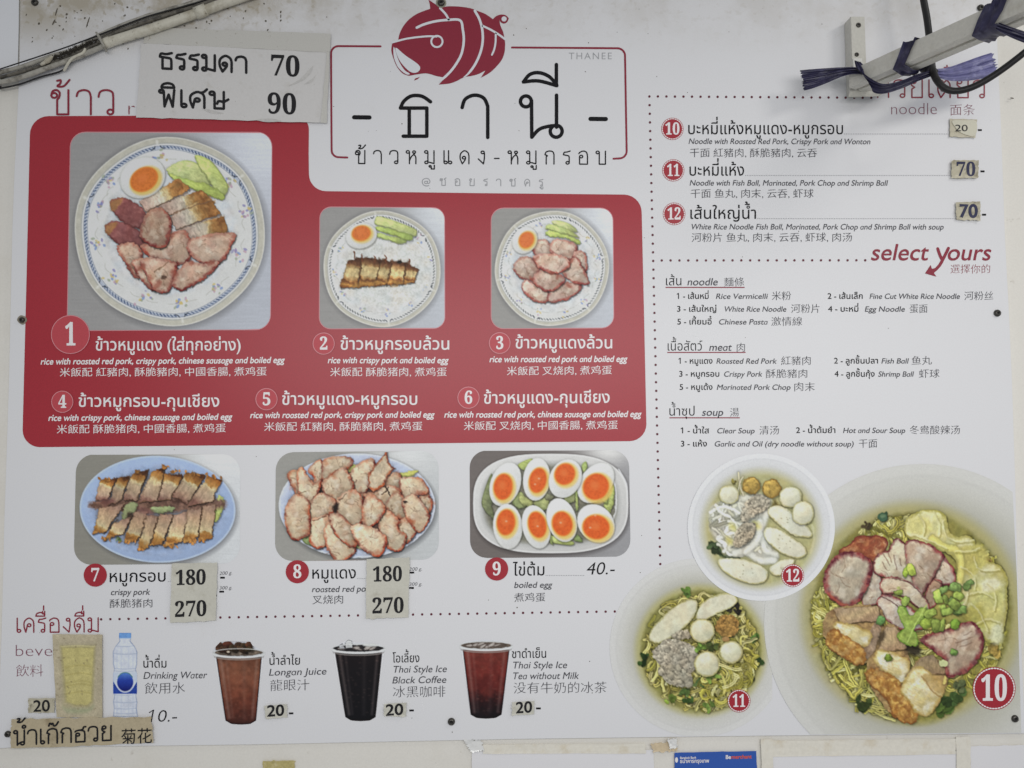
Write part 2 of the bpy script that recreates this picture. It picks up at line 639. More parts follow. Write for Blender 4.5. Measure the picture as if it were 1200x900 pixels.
class Pic:
    """a photograph printed on the board; coordinates are those of an enlargement (origin ox,oy, zoom z)"""
    RES = 2.0

    def __init__(s, x0, y0, x1, y1, ox, oy, z, base, seed=1):
        s.x0, s.y0, s.z, s.ox, s.oy = x0, y0, z, ox, oy
        s.w, s.h = int((x1 - x0) * s.RES) + 2, int((y1 - y0) * s.RES) + 2
        s.a = np.ones((s.h, s.w, 3)) * np.array(base, float)
        s.seed = seed
        s.clip = None
        s.rng = np.random.RandomState(seed)

    def cv(s, pts):
        return np.asarray(pts, float) / s.z + np.array([s.ox, s.oy])

    def win(s, lo, hi, pad):
        i0 = max(int((lo[0] - pad - s.x0) * s.RES), 0)
        i1 = min(int((hi[0] + pad - s.x0) * s.RES) + 2, s.w)
        j0 = max(int((lo[1] - pad - s.y0) * s.RES), 0)
        j1 = min(int((hi[1] + pad - s.y0) * s.RES) + 2, s.h)
        if i1 <= i0 or j1 <= j0:
            return None
        Y, X = np.mgrid[j0:j1, i0:i1]
        return (slice(j0, j1), slice(i0, i1)), s.x0 + X / s.RES, s.y0 + Y / s.RES

    @staticmethod
    def segd(X, Y, a, b):
        d = np.full(X.shape, 1e9)
        for p, q in zip(a, b):
            e = q - p
            L = e @ e + 1e-12
            t = np.clip(((X - p[0]) * e[0] + (Y - p[1]) * e[1]) / L, 0, 1)
            d = np.minimum(d, (X - p[0] - t * e[0]) ** 2 + (Y - p[1] - t * e[1]) ** 2)
        return np.sqrt(d)

    def sdf(s, X, Y, p):
        a, b = p, np.roll(p, -1, 0)
        d = s.segd(X, Y, a, b)
        ins = np.zeros(X.shape, bool)
        for u, v in zip(a, b):
            if u[1] == v[1]:
                continue
            c = ((u[1] > Y) != (v[1] > Y)) & (X < (v[0] - u[0]) * (Y - u[1]) / (v[1] - u[1]) + u[0])
            ins ^= c
        return np.where(ins, -d, d)

    def shape(s, pts, col, px=False, smooth=True, soft=0.9, rough=0.0, rough_s=4.0, rim=None, rimw=2.0, rimn=0.6, tex=0.0, tex_s=3.0,
              shade=0.0, light=(-.5, -.8), shadow=0.0, shw=2.0, alpha=1.0, stops=None, axis=None, seed=None, mix=None, rim2=None, fiber=None, rdir=None, shoff=(.7, 1.1)):
        p = np.asarray(pts, float) if px else s.cv(pts)
        if smooth:
            p = catmull(p, 4, True)
        s.seed += 1
        sd = s.seed if seed is None else seed
        lo, hi = p.min(0), p.max(0)
        w = s.win(lo, hi, max(soft, shw * 3 if shadow else 0) + rough + 1)
        if w is None:
            return
        sl, X, Y = w
        d = s.sdf(X, Y, p)
        if rough:
            d = d + rough * 2 * (fbm(X, Y, rough_s, sd) - .5)
        c = np.ones(X.shape + (3,)) * np.array(col, float)
        if stops:
            q0, q1 = (np.asarray(axis[0], float), np.asarray(axis[1], float)) if px else (s.cv([axis[0]])[0], s.cv([axis[1]])[0])
            e = q1 - q0
            t = ((X - q0[0]) * e[0] + (Y - q0[1]) * e[1]) / (e @ e)
            t = t + 0.16 * (fbm(X, Y, 5, sd + 5) - .5)
            ts = [k[0] for k in stops]
            for ch in range(3):
                c[..., ch] = np.interp(t, ts, [k[1][ch] for k in stops])
        for k, (mc, am, ms) in enumerate(mix or ()):
            t = (am * sst(.42, .72, fbm(X, Y, ms, sd + 21 + 7 * k, 4)))[..., None]
            c = c * (1 - t) + np.array(mc, float) * t
        if tex:
            n = fbm(X, Y, tex_s, sd + 2) - .5
            c *= (1 + 2.4 * tex * n)[..., None]
        if fiber:
            ca, sa = math.cos(fiber[1]), math.sin(fiber[1])
            bend = 2.0 * (vn(X, Y, 11, sd + 41) - .5)
            n = fbm((X * ca + Y * sa) * .28, (-X * sa + Y * ca) + bend, 1.5, sd + 43, 2) - .5
            c *= (1 + 2.4 * fiber[0] * n)[..., None]
        if shade:
            cx, cy = (lo + hi) / 2
            rx, ry = (hi - lo) / 2 + 1e-6
            c *= (1 + shade * ((X - cx) / rx * light[0] + (Y - cy) / ry * light[1]))[..., None]
        if rim is not None:
            nw = fbm(X, Y, 6, sd + 13)
            t = sst(-rimw * (1 - rimn + rimn * 2 * nw), -0.1 * rimw, d) * (1 - rimn + rimn * 1.6 * fbm(X, Y, 4, sd + 9))
            if rdir is not None and min(d.shape) > 2:
                gy, gx = np.gradient(d)
                gl = np.hypot(gx, gy) + 1e-6
                t = t * np.clip(.78 + .5 * (gx * rdir[0] + gy * rdir[1]) / gl, .4, 1)
            t = np.clip(t, 0, 1)[..., None]
            rc = np.array(rim, float)
            if rim2 is not None:
                u = sst(.40, .62, fbm(X, Y, 7, sd + 31))[..., None]
                rc = rc * (1 - u) + np.array(rim2, float) * u
            c = c * (1 - t) + rc * t
        if shadow:
            d2 = s.sdf(X - shoff[0], Y - shoff[1], p)
            k = shadow * (.72 * sst(shw, -shw * .6, d2) + .28 * np.exp(-np.maximum(d, 0) / shw))
            s.a[sl] *= (1 - k)[..., None]
        m = (np.clip(.5 - d / soft, 0, 1) * alpha)[..., None]
        s.a[sl] = s.a[sl] * (1 - m) + np.clip(c, 0, 255) * m

    def ell(s, cx, cy, rx, ry, rot, col, **k):
        s.shape(circ(cx, cy, rx, 26, ry, math.radians(rot)), col, smooth=False, **k)

    def line(s, pts, w, col, px=False, smooth=True, soft=0.8, hi=0.0, shadow=0.0, shw=1.2, alpha=1.0, tex=0.0):
        p = np.asarray(pts, float) if px else s.cv(pts)
        if smooth:
            p = catmull(p, 4)
        q = s.win(p.min(0), p.max(0), w + soft + (shw * 3 if shadow else 0) + 1)
        if q is None:
            return
        sl, X, Y = q
        d = s.segd(X, Y, p[:-1], p[1:]) - w / 2
        c = np.ones(X.shape + (3,)) * np.array(col, float)
        if hi:
            c *= (1 + hi * np.clip(-d / (w / 2), 0, 1) - hi * .5)[..., None]
        if tex:
            c *= (1 + 2 * tex * (fbm(X, Y, 3, s.seed) - .5))[..., None]
        if shadow:
            s.a[sl] *= (1 - shadow * np.exp(-np.maximum(d, 0) / shw))[..., None]
        m = (np.clip(.5 - d / soft, 0, 1) * alpha)[..., None]
        s.a[sl] = s.a[sl] * (1 - m) + np.clip(c, 0, 255) * m

    def field(s, fn):
        """whole-picture tint: fn(X,Y) -> colour array"""
        Y, X = np.mgrid[0:s.h, 0:s.w]
        s.a = fn(s.x0 + X / s.RES, s.y0 + Y / s.RES, s.a)

    # --- food
    def egg(s, cx, cy, rx, ry, rot, ycx, ycy, yrx, yry, yrot, yolk=(205, 105, 50)):
        s.ell(cx, cy, rx, ry, rot, (207, 208, 206), shade=.06, rim=(188, 189, 184), rimw=2.0, rimn=.5, shadow=.3, shw=1.6, tex=.02, rdir=(.3, .7))
        s.ell(ycx + .12 * yrx, ycy + .1 * yry, yrx * 1.16, yry * 1.15, yrot, (214, 186, 104), soft=3.5, alpha=.85)
        s.ell(ycx, ycy, yrx, yry, yrot, yolk, soft=2.2, tex=.08, tex_s=2, rim=(214, 132, 62), rimw=2.5, rimn=.3)
        s.ell(ycx - .1 * yrx, ycy - .1 * yry, yrx * .35, yry * .3, yrot, (222, 130, 78), soft=5, alpha=.5)

    def cuke(s, pts, c=(172, 188, 96), **k):
        c = np.array(c) * .68 + np.array([204, 206, 168]) * .32
        s.shape(pts, c, tex=.05, tex_s=4, rim=c * .74, rimw=2.2, rimn=.7, shadow=.35, shw=1.2, soft=1.2, shade=.12, rdir=(.3, .7), mix=((np.minimum(c * 1.14, 222), .7, 7),), fiber=(.07, .4), **k)

    def pork(s, pts, c=(182, 162, 138), rim=(142, 78, 58), rimw=3.0, rim2=None, grow=1.10, **k):
        pts = np.asarray(pts, float)
        pts = pts.mean(0) + (pts - pts.mean(0)) * grow
        j = 1 + .05 * s.rng.randn()
        c = [v * j for v in c]
        lt, dk = [min(v * 1.13, 220) for v in c], [v * f for v, f in zip(c, (.84, .76, .70))]
        kk = dict(rough=1.0, rough_s=5, tex=.04, tex_s=3.5, rim=rim, rim2=rim2 or [v * f for v, f in zip(rim, (1.25, 1.32, 1.15))], rimw=rimw, rimn=.75, shadow=.55, shw=1.5, shade=.10, soft=1.1,
                  mix=((lt, .5, 9), (dk, .42, 8), ([v * f for v, f in zip(rim, (1.22, 1.6, 1.6))], .14, 10)), fiber=(.05, s.rng.rand() * 3.14), rdir=(.35, .75))
        kk.update(k)
        s.shape(pts, c, **kk)
        p = s.cv(pts)
        cc, ex = p.mean(0), p.max(0) - p.min(0)
        for _ in range(5):                                 # grain and darker specks
            q = cc + (s.rng.rand(2) - .5) * ex * .55
            t = s.rng.rand() * 6.28
            L = (.06 + .1 * s.rng.rand()) * ex.min()
            s.line([q - [L * math.cos(t), L * math.sin(t)], q, q + [L * math.cos(t + .6), L * math.sin(t + .6)]], .5 + .4 * s.rng.rand(), (112, 84, 66), px=True, alpha=.5)
        for _ in range(3):                                 # wet highlights
            q = cc + (s.rng.rand(2) - .5) * ex * .5
            s.shape(circ(q[0], q[1], ex[0] * (.05 + .1 * s.rng.rand()), 10, ex[1] * .06, s.rng.rand() * 3), (214, 204, 186), px=True, smooth=False, soft=2.5, alpha=.45, rough=.8, rough_s=3)

    def slab(s, q, stops, lr=False, **k):
        q = np.asarray(q, float)
        ax = ((q[0] + q[3]) / 2, (q[1] + q[2]) / 2) if lr else ((q[0] + q[1]) / 2, (q[2] + q[3]) / 2)
        e = []
        for i in range(4):
            a, b = q[i], q[(i + 1) % 4]
            e += [a + (b - a) * t for t in (.06, .35, .65, .94)]
        kk = dict(rough=.8, rough_s=4, tex=.07, tex_s=3, shadow=.5, shw=1.2, soft=1.0, rim=(110, 80, 56), rimw=1.0, rimn=.7, rdir=(.5, .6), fiber=(.10, math.atan2(ax[1][1] - ax[0][1], ax[1][0] - ax[0][0])))
        j = 1 + .05 * s.rng.randn()
        stops = [(t + .03 * s.rng.randn() if 0 < t < 1 else t, [v * j for v in cc]) for t, cc in stops]
        stops.sort(key=lambda q_: q_[0])
        kk.update(k)
        s.shape(e, (180, 150, 120), stops=stops, axis=ax, **kk)

    def mince(s, pts, col=(176, 166, 148), n=60, r=7):
        lt, dk = [min(v * 1.14, 222) for v in col], [v * .66 for v in col]
        s.shape(pts, [v * .92 for v in col], rough=1.8, rough_s=3, tex=.22, tex_s=1.8, shadow=.35, mix=((lt, .9, 3.2), (dk, .8, 2.6)))
        p = catmull(s.cv(pts), 4, True)
        lo, hi = p.min(0), p.max(0)
        k = 0
        while k < n * .6:
            q = lo + s.rng.rand(2) * (hi - lo)
            if s.sdf(np.array([[q[0]]]), np.array([[q[1]]]), p)[0, 0] > -.4:
                k += .3
                continue
            k += 1
            j = 1 + .22 * (s.rng.rand() - .4)
            rr = r / s.z * (.4 + .7 * s.rng.rand())
            s.shape(circ(q[0], q[1], rr, 9, rr * (.4 + .5 * s.rng.rand()), s.rng.rand() * 3), [min(v * j, 225) for v in col], px=True, smooth=False, rough=1.0, rough_s=2.2,
                    shadow=.16, shw=.7, soft=1.4, shade=.16, alpha=.75, tex=.1, tex_s=2)

    def noodles(s, n, cx, cy, rx, ry, cols, w=1.3, length=26, curl=.5, rot=0, shadow=.15, avoid=None, strands=2):
        for _ in range(n):
            t, r = s.rng.rand() * 6.283, math.sqrt(s.rng.rand())
            q = np.array([cx + rx * r * math.cos(t), cy + ry * r * math.sin(t)])
            q = s.cv([q])[0]
            if avoid is not None and avoid(q):
                continue
            a = s.rng.rand() * 6.283 if rot is None else rot + s.rng.randn() * .9
            k = s.rng.randn() * curl
            L = length * (.5 + s.rng.rand())
            p = [q]
            for i in range(6):
                a += k + s.rng.randn() * .18
                e = p[-1] + np.array([math.cos(a), math.sin(a)]) * L / 6
                if s.clip is not None and not s.inside(e):
                    a += 2.2                                # the strand turns back at the bowl's wall
                    continue
                p.append(e)
            if len(p) < 3:
                continue
            c = cols[s.rng.randint(len(cols))]
            j = 1 + .12 * s.rng.randn()
            p = np.array(p)
            n = np.gradient(p, axis=0)
            n = np.stack([-n[:, 1], n[:, 0]], 1) / (np.linalg.norm(n, axis=1)[:, None] + 1e-9)
            for o in range(strands):
                ww = w * (.85 + .5 * s.rng.rand())
                s.line(p + n * (o - (strands - 1) / 2) * w * 1.25 + s.rng.randn(2) * .3, ww, np.array(c) * (j + .05 * s.rng.randn()), px=True, hi=.2, shadow=shadow, shw=1.0, soft=1.1)

    def inside(s, e):
        if not hasattr(s, '_cm'):
            Y, X = np.mgrid[0:s.h, 0:s.w]
            s._cm = s.sdf(s.x0 + X / s.RES, s.y0 + Y / s.RES, s.clip) < -.5
        i, j = int((e[0] - s.x0) * s.RES), int((e[1] - s.y0) * s.RES)
        return 0 <= i < s.w and 0 <= j < s.h and s._cm[j, i]

    def organic(s, cx, cy, rx, ry, amp=1.2, sc=6.0, tex=.07, sat=.9):
        """camera-like irregularity inside an ellipse: bent outlines, mottling, colour noise"""
        c = s.cv([(cx, cy)])[0]
        rx, ry = rx / s.z, ry / s.z
        Y, X = np.mgrid[0:s.h, 0:s.w]
        x, y = s.x0 + X / s.RES, s.y0 + Y / s.RES
        m = sst(1.04, .94, np.hypot((x - c[0]) / rx, (y - c[1]) / ry))
        dx = amp * 2 * (fbm(x, y, sc, s.seed + 1, 3) - .5) + amp * .9 * (vn(x, y, sc * .3, s.seed + 4) - .5)
        dy = amp * 2 * (fbm(x, y, sc, s.seed + 51, 3) - .5) + amp * .9 * (vn(x, y, sc * .3, s.seed + 54) - .5)
        gx = np.clip(X + dx * m * s.RES, 0, s.w - 1.001)
        gy = np.clip(Y + dy * m * s.RES, 0, s.h - 1.001)
        i, j = gx.astype(int), gy.astype(int)
        fx, fy = (gx - i)[..., None], (gy - j)[..., None]
        a = s.a
        a = (a[j, i] * (1 - fx) + a[j, i + 1] * fx) * (1 - fy) + (a[j + 1, i] * (1 - fx) + a[j + 1, i + 1] * fx) * fy
        lum = a.mean(-1, keepdims=True)
        a = lum + (a - lum) * (1 - (1 - sat) * m[..., None])
        t1 = fbm(x, y, 5, s.seed + 7, 4) - .5
        t2 = fbm(x, y, 1.7, s.seed + 8, 2) - .5
        w = vn(x, y, 9, s.seed + 11) - .5
        a = a * (1 + m * (tex * 1.9 * t1 + tex * .25 * t2))[..., None]
        a = a * (1 + (m * w * .035)[..., None] * np.array([1.0, -.1, -1.0]))
        s.a = np.clip(a, 0, 240)

    def leaf(s, cx, cy, r, col, n=5):
        for _ in range(n):
            q = np.array([cx, cy]) + s.rng.randn(2) * r * .5
            s.ell(q[0], q[1], r * (.4 + .4 * s.rng.rand()), r * (.25 + .3 * s.rng.rand()), s.rng.rand() * 180, np.array(col) * (.75 + .5 * s.rng.rand()),
                  rough=.8, rough_s=2, tex=.2, shadow=.25, shw=.8)

    def build(s, name, poly, depth, parent, shear=0.0, step=0.8, grain=.012, gain=1.0, **props):
        a = s.a
        k = a.copy()                                       # the print is a little soft
        k[1:-1, 1:-1] = (a[1:-1, 1:-1] * 2 + a[:-2, 1:-1] + a[2:, 1:-1] + a[1:-1, :-2] + a[1:-1, 2:]) / 6
        b = k.copy()                                       # ... and was sharpened for the press
        for _ in range(2):
            b[2:-2, 2:-2] = (b[2:-2, 2:-2] + b[:-4, 2:-2] + b[4:, 2:-2] + b[2:-2, :-4] + b[2:-2, 4:]) / 5
        k = k + .55 * (k - b)
        k = 150 + (k - 150) * 1.08
        n = np.random.RandomState(s.seed).randn((s.h + 1) // 2 + 1, (s.w + 1) // 2 + 1)
        n = n.repeat(2, 0).repeat(2, 1)[:s.h, :s.w]
        a = np.clip(k * gain * (1 + grain * n)[..., None], 0, 255)
        poly = np.asarray(poly, float)
        yy = poly[:, 1] - shear * poly[:, 0]
        t0, t1 = yy.min() + 1e-3, yy.max() - 1e-3
        nr = max(int((t1 - t0) / step), 2)
        wmax = poly[:, 0].max() - poly[:, 0].min()
        nc = max(int(wmax / step), 2)
        t = np.linspace(t0, t1, nr + 1)
        # denser rows where the outline is nearly level
        xl, xr = np.full(nr + 1, 1e9), np.full(nr + 1, -1e9)
        b = np.roll(np.arange(len(poly)), -1)
        for i, j in enumerate(b):
            ya, yb = yy[i], yy[j]
            if ya == yb:
                continue
            u = (t - ya) / (yb - ya)
            ok = (u >= 0) & (u <= 1)
            x = poly[i, 0] + u * (poly[j, 0] - poly[i, 0])
            xl = np.where(ok, np.minimum(xl, x), xl)
            xr = np.where(ok, np.maximum(xr, x), xr)
        f = np.linspace(0, 1, nc + 1)
        X = xl[:, None] + (xr - xl)[:, None] * f[None]
        Y = t[:, None] + shear * X
        gx = np.clip((X - s.x0) * s.RES, 0, s.w - 1.001)
        gy = np.clip((Y - s.y0) * s.RES, 0, s.h - 1.001)
        i, j = gx.astype(int), gy.astype(int)
        fx, fy = (gx - i)[..., None], (gy - j)[..., None]
        c = (a[j, i] * (1 - fx) + a[j, i + 1] * fx) * (1 - fy) + (a[j + 1, i] * (1 - fx) + a[j + 1, i + 1] * fx) * fy
        idx = np.arange((nr + 1) * (nc + 1)).reshape(nr + 1, nc + 1)
        fc = np.stack([idx[:-1, :-1], idx[1:, :-1], idx[1:, 1:], idx[:-1, 1:]], -1).reshape(-1, 4)
        dp = depth(np.stack([X.ravel(), Y.ravel()], 1)) if callable(depth) else depth
        return mesh_obj(name, PP(np.stack([X.ravel(), Y.ravel()], 1), dp), fc, picmat(), parent, ink=alb(c.reshape(-1, 3)), **props)

# ------------------------------------------------------------------ wall
def slab_obj(name, poly, d0, d1, m, parent=None, **props):
    """flat plate with outline poly (px), front at depth d1, back at d0"""
    v, f = fill([poly])
    n = len(poly)
    fr = PP(v, d1)
    A, B = PP(poly, d1), PP(poly, d0)
    a = v[f]
    cr = (a[:, 1, 0] - a[:, 0, 0]) * (a[:, 2, 1] - a[:, 0, 1]) - (a[:, 1, 1] - a[:, 0, 1]) * (a[:, 2, 0] - a[:, 0, 0])
    faces = [tuple(t if c < 0 else t[::-1]) for t, c in zip(f.tolist(), cr)]
    k = len(fr)
    for i in range(n):
        j = (i + 1) % n
        faces.append((k + i, k + j, k + n + j, k + n + i))
    return mesh_obj(name, np.concatenate([fr, A, B]), faces, m, parent, **props)


M_wall = mat('wall_paint', (206, 203, 196), rough=.6, spec=.25, noise=.03, nscale=300, bump=.25, bscale=45,
             stain=[(6, .5, .8, .35, (188, 182, 168)), (60, .66, .74, .35, (150, 142, 126))])
wall = mesh_obj('wall', [PP([p], -.006)[0] for p in ((-1100, -900), (2300, -900), (2300, 1700), (-1100, 1700))], [(0, 3, 2, 1)], M_wall, kind='structure')

# ------------------------------------------------------------------ menu board
edgeL = [(25, -60), (24, 20), (22.5, 90), (20, 140), (17, 200), (14.5, 270), (10.5, 450), (5.5, 600), (2, 740), (-1, 820), (-3, 877)]
edgeB = [(12, 876), (300, 872.3), (600, 866), (900, 862), (1193, 859.6)]
edgeR = [(1201, 859.4), (1197, 760), (1192.5, 675), (1189.5, 560), (1186, 450), (1183, 380), (1177.5, 275), (1173.5, 160), (1170, 80), (1164, -60)]
BOARD = np.array(edgeL + edgeB + edgeR, float)
M_board = mat('white_vinyl_print', (205, 205, 207), rough=.42, spec=.4, noise=.022, nscale=420, bump=.16, bscale=4,
              stain=[(7, .60, .78, .16, (176, 172, 160)), (110, .70, .76, .30, (120, 112, 98))])


def top_grime(m, lo, hi, left_bias):
    """old brown dirt on the upper edge of the board (its own shape, by height)"""
    nt = m.node_tree
    b = nt.nodes['Principled BSDF']
    src = b.inputs['Base Color'].links[0].from_socket
    g = nt.nodes.new('ShaderNodeNewGeometry')
    sx = nt.nodes.new('ShaderNodeSeparateXYZ')
    nt.links.new(g.outputs['Position'], sx.inputs[0])
    n = nt.nodes.new('ShaderNodeTexNoise')
    n.inputs['Scale'].default_value = 9
    n.inputs['Detail'].default_value = 8
    n.inputs['Roughness'].default_value = .7
    nt.links.new(g.outputs['Position'], n.inputs['Vector'])
    n2 = nt.nodes.new('ShaderNodeTexNoise')
    n2.inputs['Scale'].default_value = 70
    n2.inputs['Detail'].default_value = 5
    nt.links.new(g.outputs['Position'], n2.inputs['Vector'])

    def math_(op, a, bb):
        q = nt.nodes.new('ShaderNodeMath')
        q.operation = op
        for i, v in enumerate((a, bb)):
            if isinstance(v, (int, float)):
                q.inputs[i].default_value = v
            else:
                nt.links.new(v, q.inputs[i])
        return q.outputs[0]

    def rng(v, a, bb, c, d):
        q = nt.nodes.new('ShaderNodeMapRange')
        q.interpolation_type = 'SMOOTHSTEP'
        nt.links.new(v, q.inputs[0])
        for i, t in enumerate((a, bb, c, d)):
            q.inputs[i + 1].default_value = t
        return q.outputs[0]
    h = rng(sx.outputs['Z'], lo, hi, 0, 1)
    left = rng(sx.outputs['X'], -.15, -.55, .28, 1)
    k = math_('MULTIPLY', math_('MULTIPLY', h, left), rng(n.outputs['Fac'], .38, .62, .25, 1))
    k = math_('ADD', k, math_('MULTIPLY', math_('MULTIPLY', h, left), rng(n2.outputs['Fac'], .56, .64, 0, .45)))
    k = math_('MINIMUM', math_('MULTIPLY', k, left_bias), .8)
    mx = nt.nodes.new('ShaderNodeMix')
    mx.data_type = 'RGBA'
    nt.links.new(k, mx.inputs[0])
    nt.links.new(src, mx.inputs[6])
    mx.inputs[7].default_value = list(alb((150, 140, 118))) + [1]
    nt.links.new(mx.outputs[2], b.inputs['Base Color'])


top_grime(M_board, P(300, 78).z, P(300, -5).z, .9)
board = slab_obj('menu_board', BOARD, -.0055, 0, M_board, label='large white printed menu board with red panel, food photos and pig logo', category='menu board')

M_red = mat('print_red', (150, 34, 46), rough=.38, spec=.5, noise=.10, nscale=520)
M_maroon = mat('print_maroon', (128, 38, 54), rough=.42, spec=.35, noise=.08, nscale=600)
M_black = mat('print_black', (20, 20, 23), rough=.5, spec=.16)
M_grey = mat('print_grey', (74, 74, 79), rough=.5, spec=.2)
M_lgrey = mat('print_light_grey', (148, 149, 152), rough=.42, spec=.35)
M_white = mat('print_white', (216, 212, 212), rough=.42, spec=.35)
M_paper = mat('print_bare_white', (203, 205, 209), rough=.42, spec=.3)
M_badge = mat('print_badge', (172, 66, 74), rough=.42, spec=.35, noise=.08)
M_rose = mat('print_rose', (196, 132, 138), rough=.42, spec=.35)

L1, L2, L3, L4, L5 = .0004, .0008, .0012, .0016, .0020


def arc(cx, cy, r, a0, a1, n=8):
    t = np.radians(np.linspace(a0, a1, n))
    return [(cx + r * math.cos(k), cy + r * math.sin(k)) for k in t]


# red panel
redp = arc(57, 158, 22, 180, 270) + [(200, 135.5)] + arc(347, 151.5, 15, 270, 360) + [(361.7, 180)] + arc(382, 204, 20, 180, 90) + [(560, 226.3)] \
    + arc(731, 249, 21, 270, 360) + [(755, 380)] + arc(737.5, 497, 20, 0, 90) + [(400, 520.6)] + arc(46.5, 504, 20, 90, 180) + [(31, 330)]
fl = Flat(L1)
fl.poly(np.array(redp), M_red)
red = fl.build('red_panel', board, label='red rounded panel with six rice dishes')


# ------------------------------------------------------------------ printed photographs
def steel_bg(p, left, right, glow, gx, gy, gr):
    def fn(X, Y, a):
        u = (X - X.min()) / (X.max() - X.min())
        v = (Y - Y.min()) / (Y.max() - Y.min())
        t = sst(.25, 1.0, u + .15 * (v - .5))[..., None]
        c = np.array(left, float) * (1 - t) + np.array(right, float) * t
        g = np.exp(-(((u - gx) / gr) ** 2 + ((v - gy) / gr) ** 2))[..., None]
        c = c * (1 - g) + np.array(glow, float) * g
        br = fbm(X * .25, Y * 3, 6, 3)[..., None] - .5
        return c * (1 + .05 * br)
    p.field(fn)


def plate(p, cx, cy, rx, ry, notch, ring, flowers, dash, rimc=(186, 184, 172)):
    n0 = math.radians(notch)
    sc = (.008, 6, -6 * n0)
    p.shape(circ(cx + 4, cy + 6, rx * 1.02, 72, ry * 1.02), (96, 96, 98), smooth=False, soft=10, alpha=.55)
    p.shape(circ(cx, cy, rx, 90, ry, 0, sc), rimc, smooth=False, tex=.04, tex_s=5, rim=(206, 205, 198), rimw=2.2, rimn=.3)
    p.shape(circ(cx, cy, rx * .935, 90, ry * .935, 0, (.010, 6, -6 * n0)), (168, 170, 166), smooth=False, soft=2.0)
    p.shape(circ(cx, cy, rx * .925, 90, ry * .925, 0, (.010, 6, -6 * n0)), (208, 209, 207), smooth=False, tex=.02, tex_s=12, shade=.03)
    # patterned border
    N = dash
    if p.bw > 1:
        tt = np.linspace(0, 2 * math.pi, 121)
        for rr, w_, c_, al in ((.888, 2.6, (150, 162, 184), .65), (.905, .7, (92, 106, 134), .8), (.868, .7, (104, 116, 140), .7)):
            kk = rr * (1 + .010 * np.cos(6 * (tt - n0)))
            p.line(np.stack([cx + rx * kk * np.cos(tt), cy + ry * kk * np.sin(tt)], 1), w_, c_, smooth=False, alpha=al)
    for i in range(N):
        t = 2 * math.pi * i / N
        k = 1 + .010 * math.cos(6 * (t - n0))
        near = abs(((t - n0) + math.pi / 6) % (math.pi / 3) - math.pi / 6)
        if near < .04:
            continue
        j_ = .5 + .5 * p.rng.rand()
        a, b = t - .26 * 2 * math.pi / N, t + .26 * 2 * math.pi / N
        q = [(cx + rx * r_ * k * math.cos(u), cy + ry * r_ * k * math.sin(u)) for u, r_ in ((a, .897), (b, .880))]
        p.line(q, 1.1 * p.bw, ring[0], smooth=False, alpha=.9 * j_)
    for m in range(6):                                     # notches with their curls
        t = n0 + m * math.pi / 3
        for sgn in (-1, 1):
            q = [(cx + rx * r_ * math.cos(t + sgn * u), cy + ry * r_ * math.sin(t + sgn * u)) for r_, u in ((.885, .075), (.895, .045), (.915, .03))]
            p.line(q, .9 * p.bw, (52, 58, 68), alpha=.8)
        p.ell(cx + rx * .955 * math.cos(t), cy + ry * .955 * math.sin(t), rx * .026, rx * .013, math.degrees(t), (218, 218, 212), soft=2.5, alpha=.7)
    for fx, fy in flowers:
        for k in range(p.nf):
            o = p.rng.randn(2) * np.array([.034, .034]) * rx
            c = [(132, 128, 172), (118, 140, 188), (196, 178, 118), (182, 152, 168), (150, 160, 140)][p.rng.randint(5)]
            p.ell(fx + o[0], fy + o[1], rx * .016 * (.6 + p.rng.rand()), rx * .013, p.rng.rand() * 180, c, alpha=.7, rough=.3, rough_s=2)
        t = math.atan2(fy - cy, fx - cx)
        for k in (-1, 1):
            q = [(cx + rx * .77 * math.cos(t + k * u) + 6 * math.sin(u * 40), cy + ry * .77 * math.sin(t + k * u)) for u in (.05, .1, .15, .2)]
            p.line(q, .8, (172, 172, 164), alpha=.6)
    p.shape(circ(cx, cy, rx * .68, 60, ry * .68), (186, 189, 193), smooth=False, soft=5, alpha=.5)
    p.shape(circ(cx + 3, cy + 4, rx * .655, 60, ry * .655), (206, 209, 211), smooth=False, soft=5, tex=.03)


RED_P = (168, 92, 80)
photo = {}


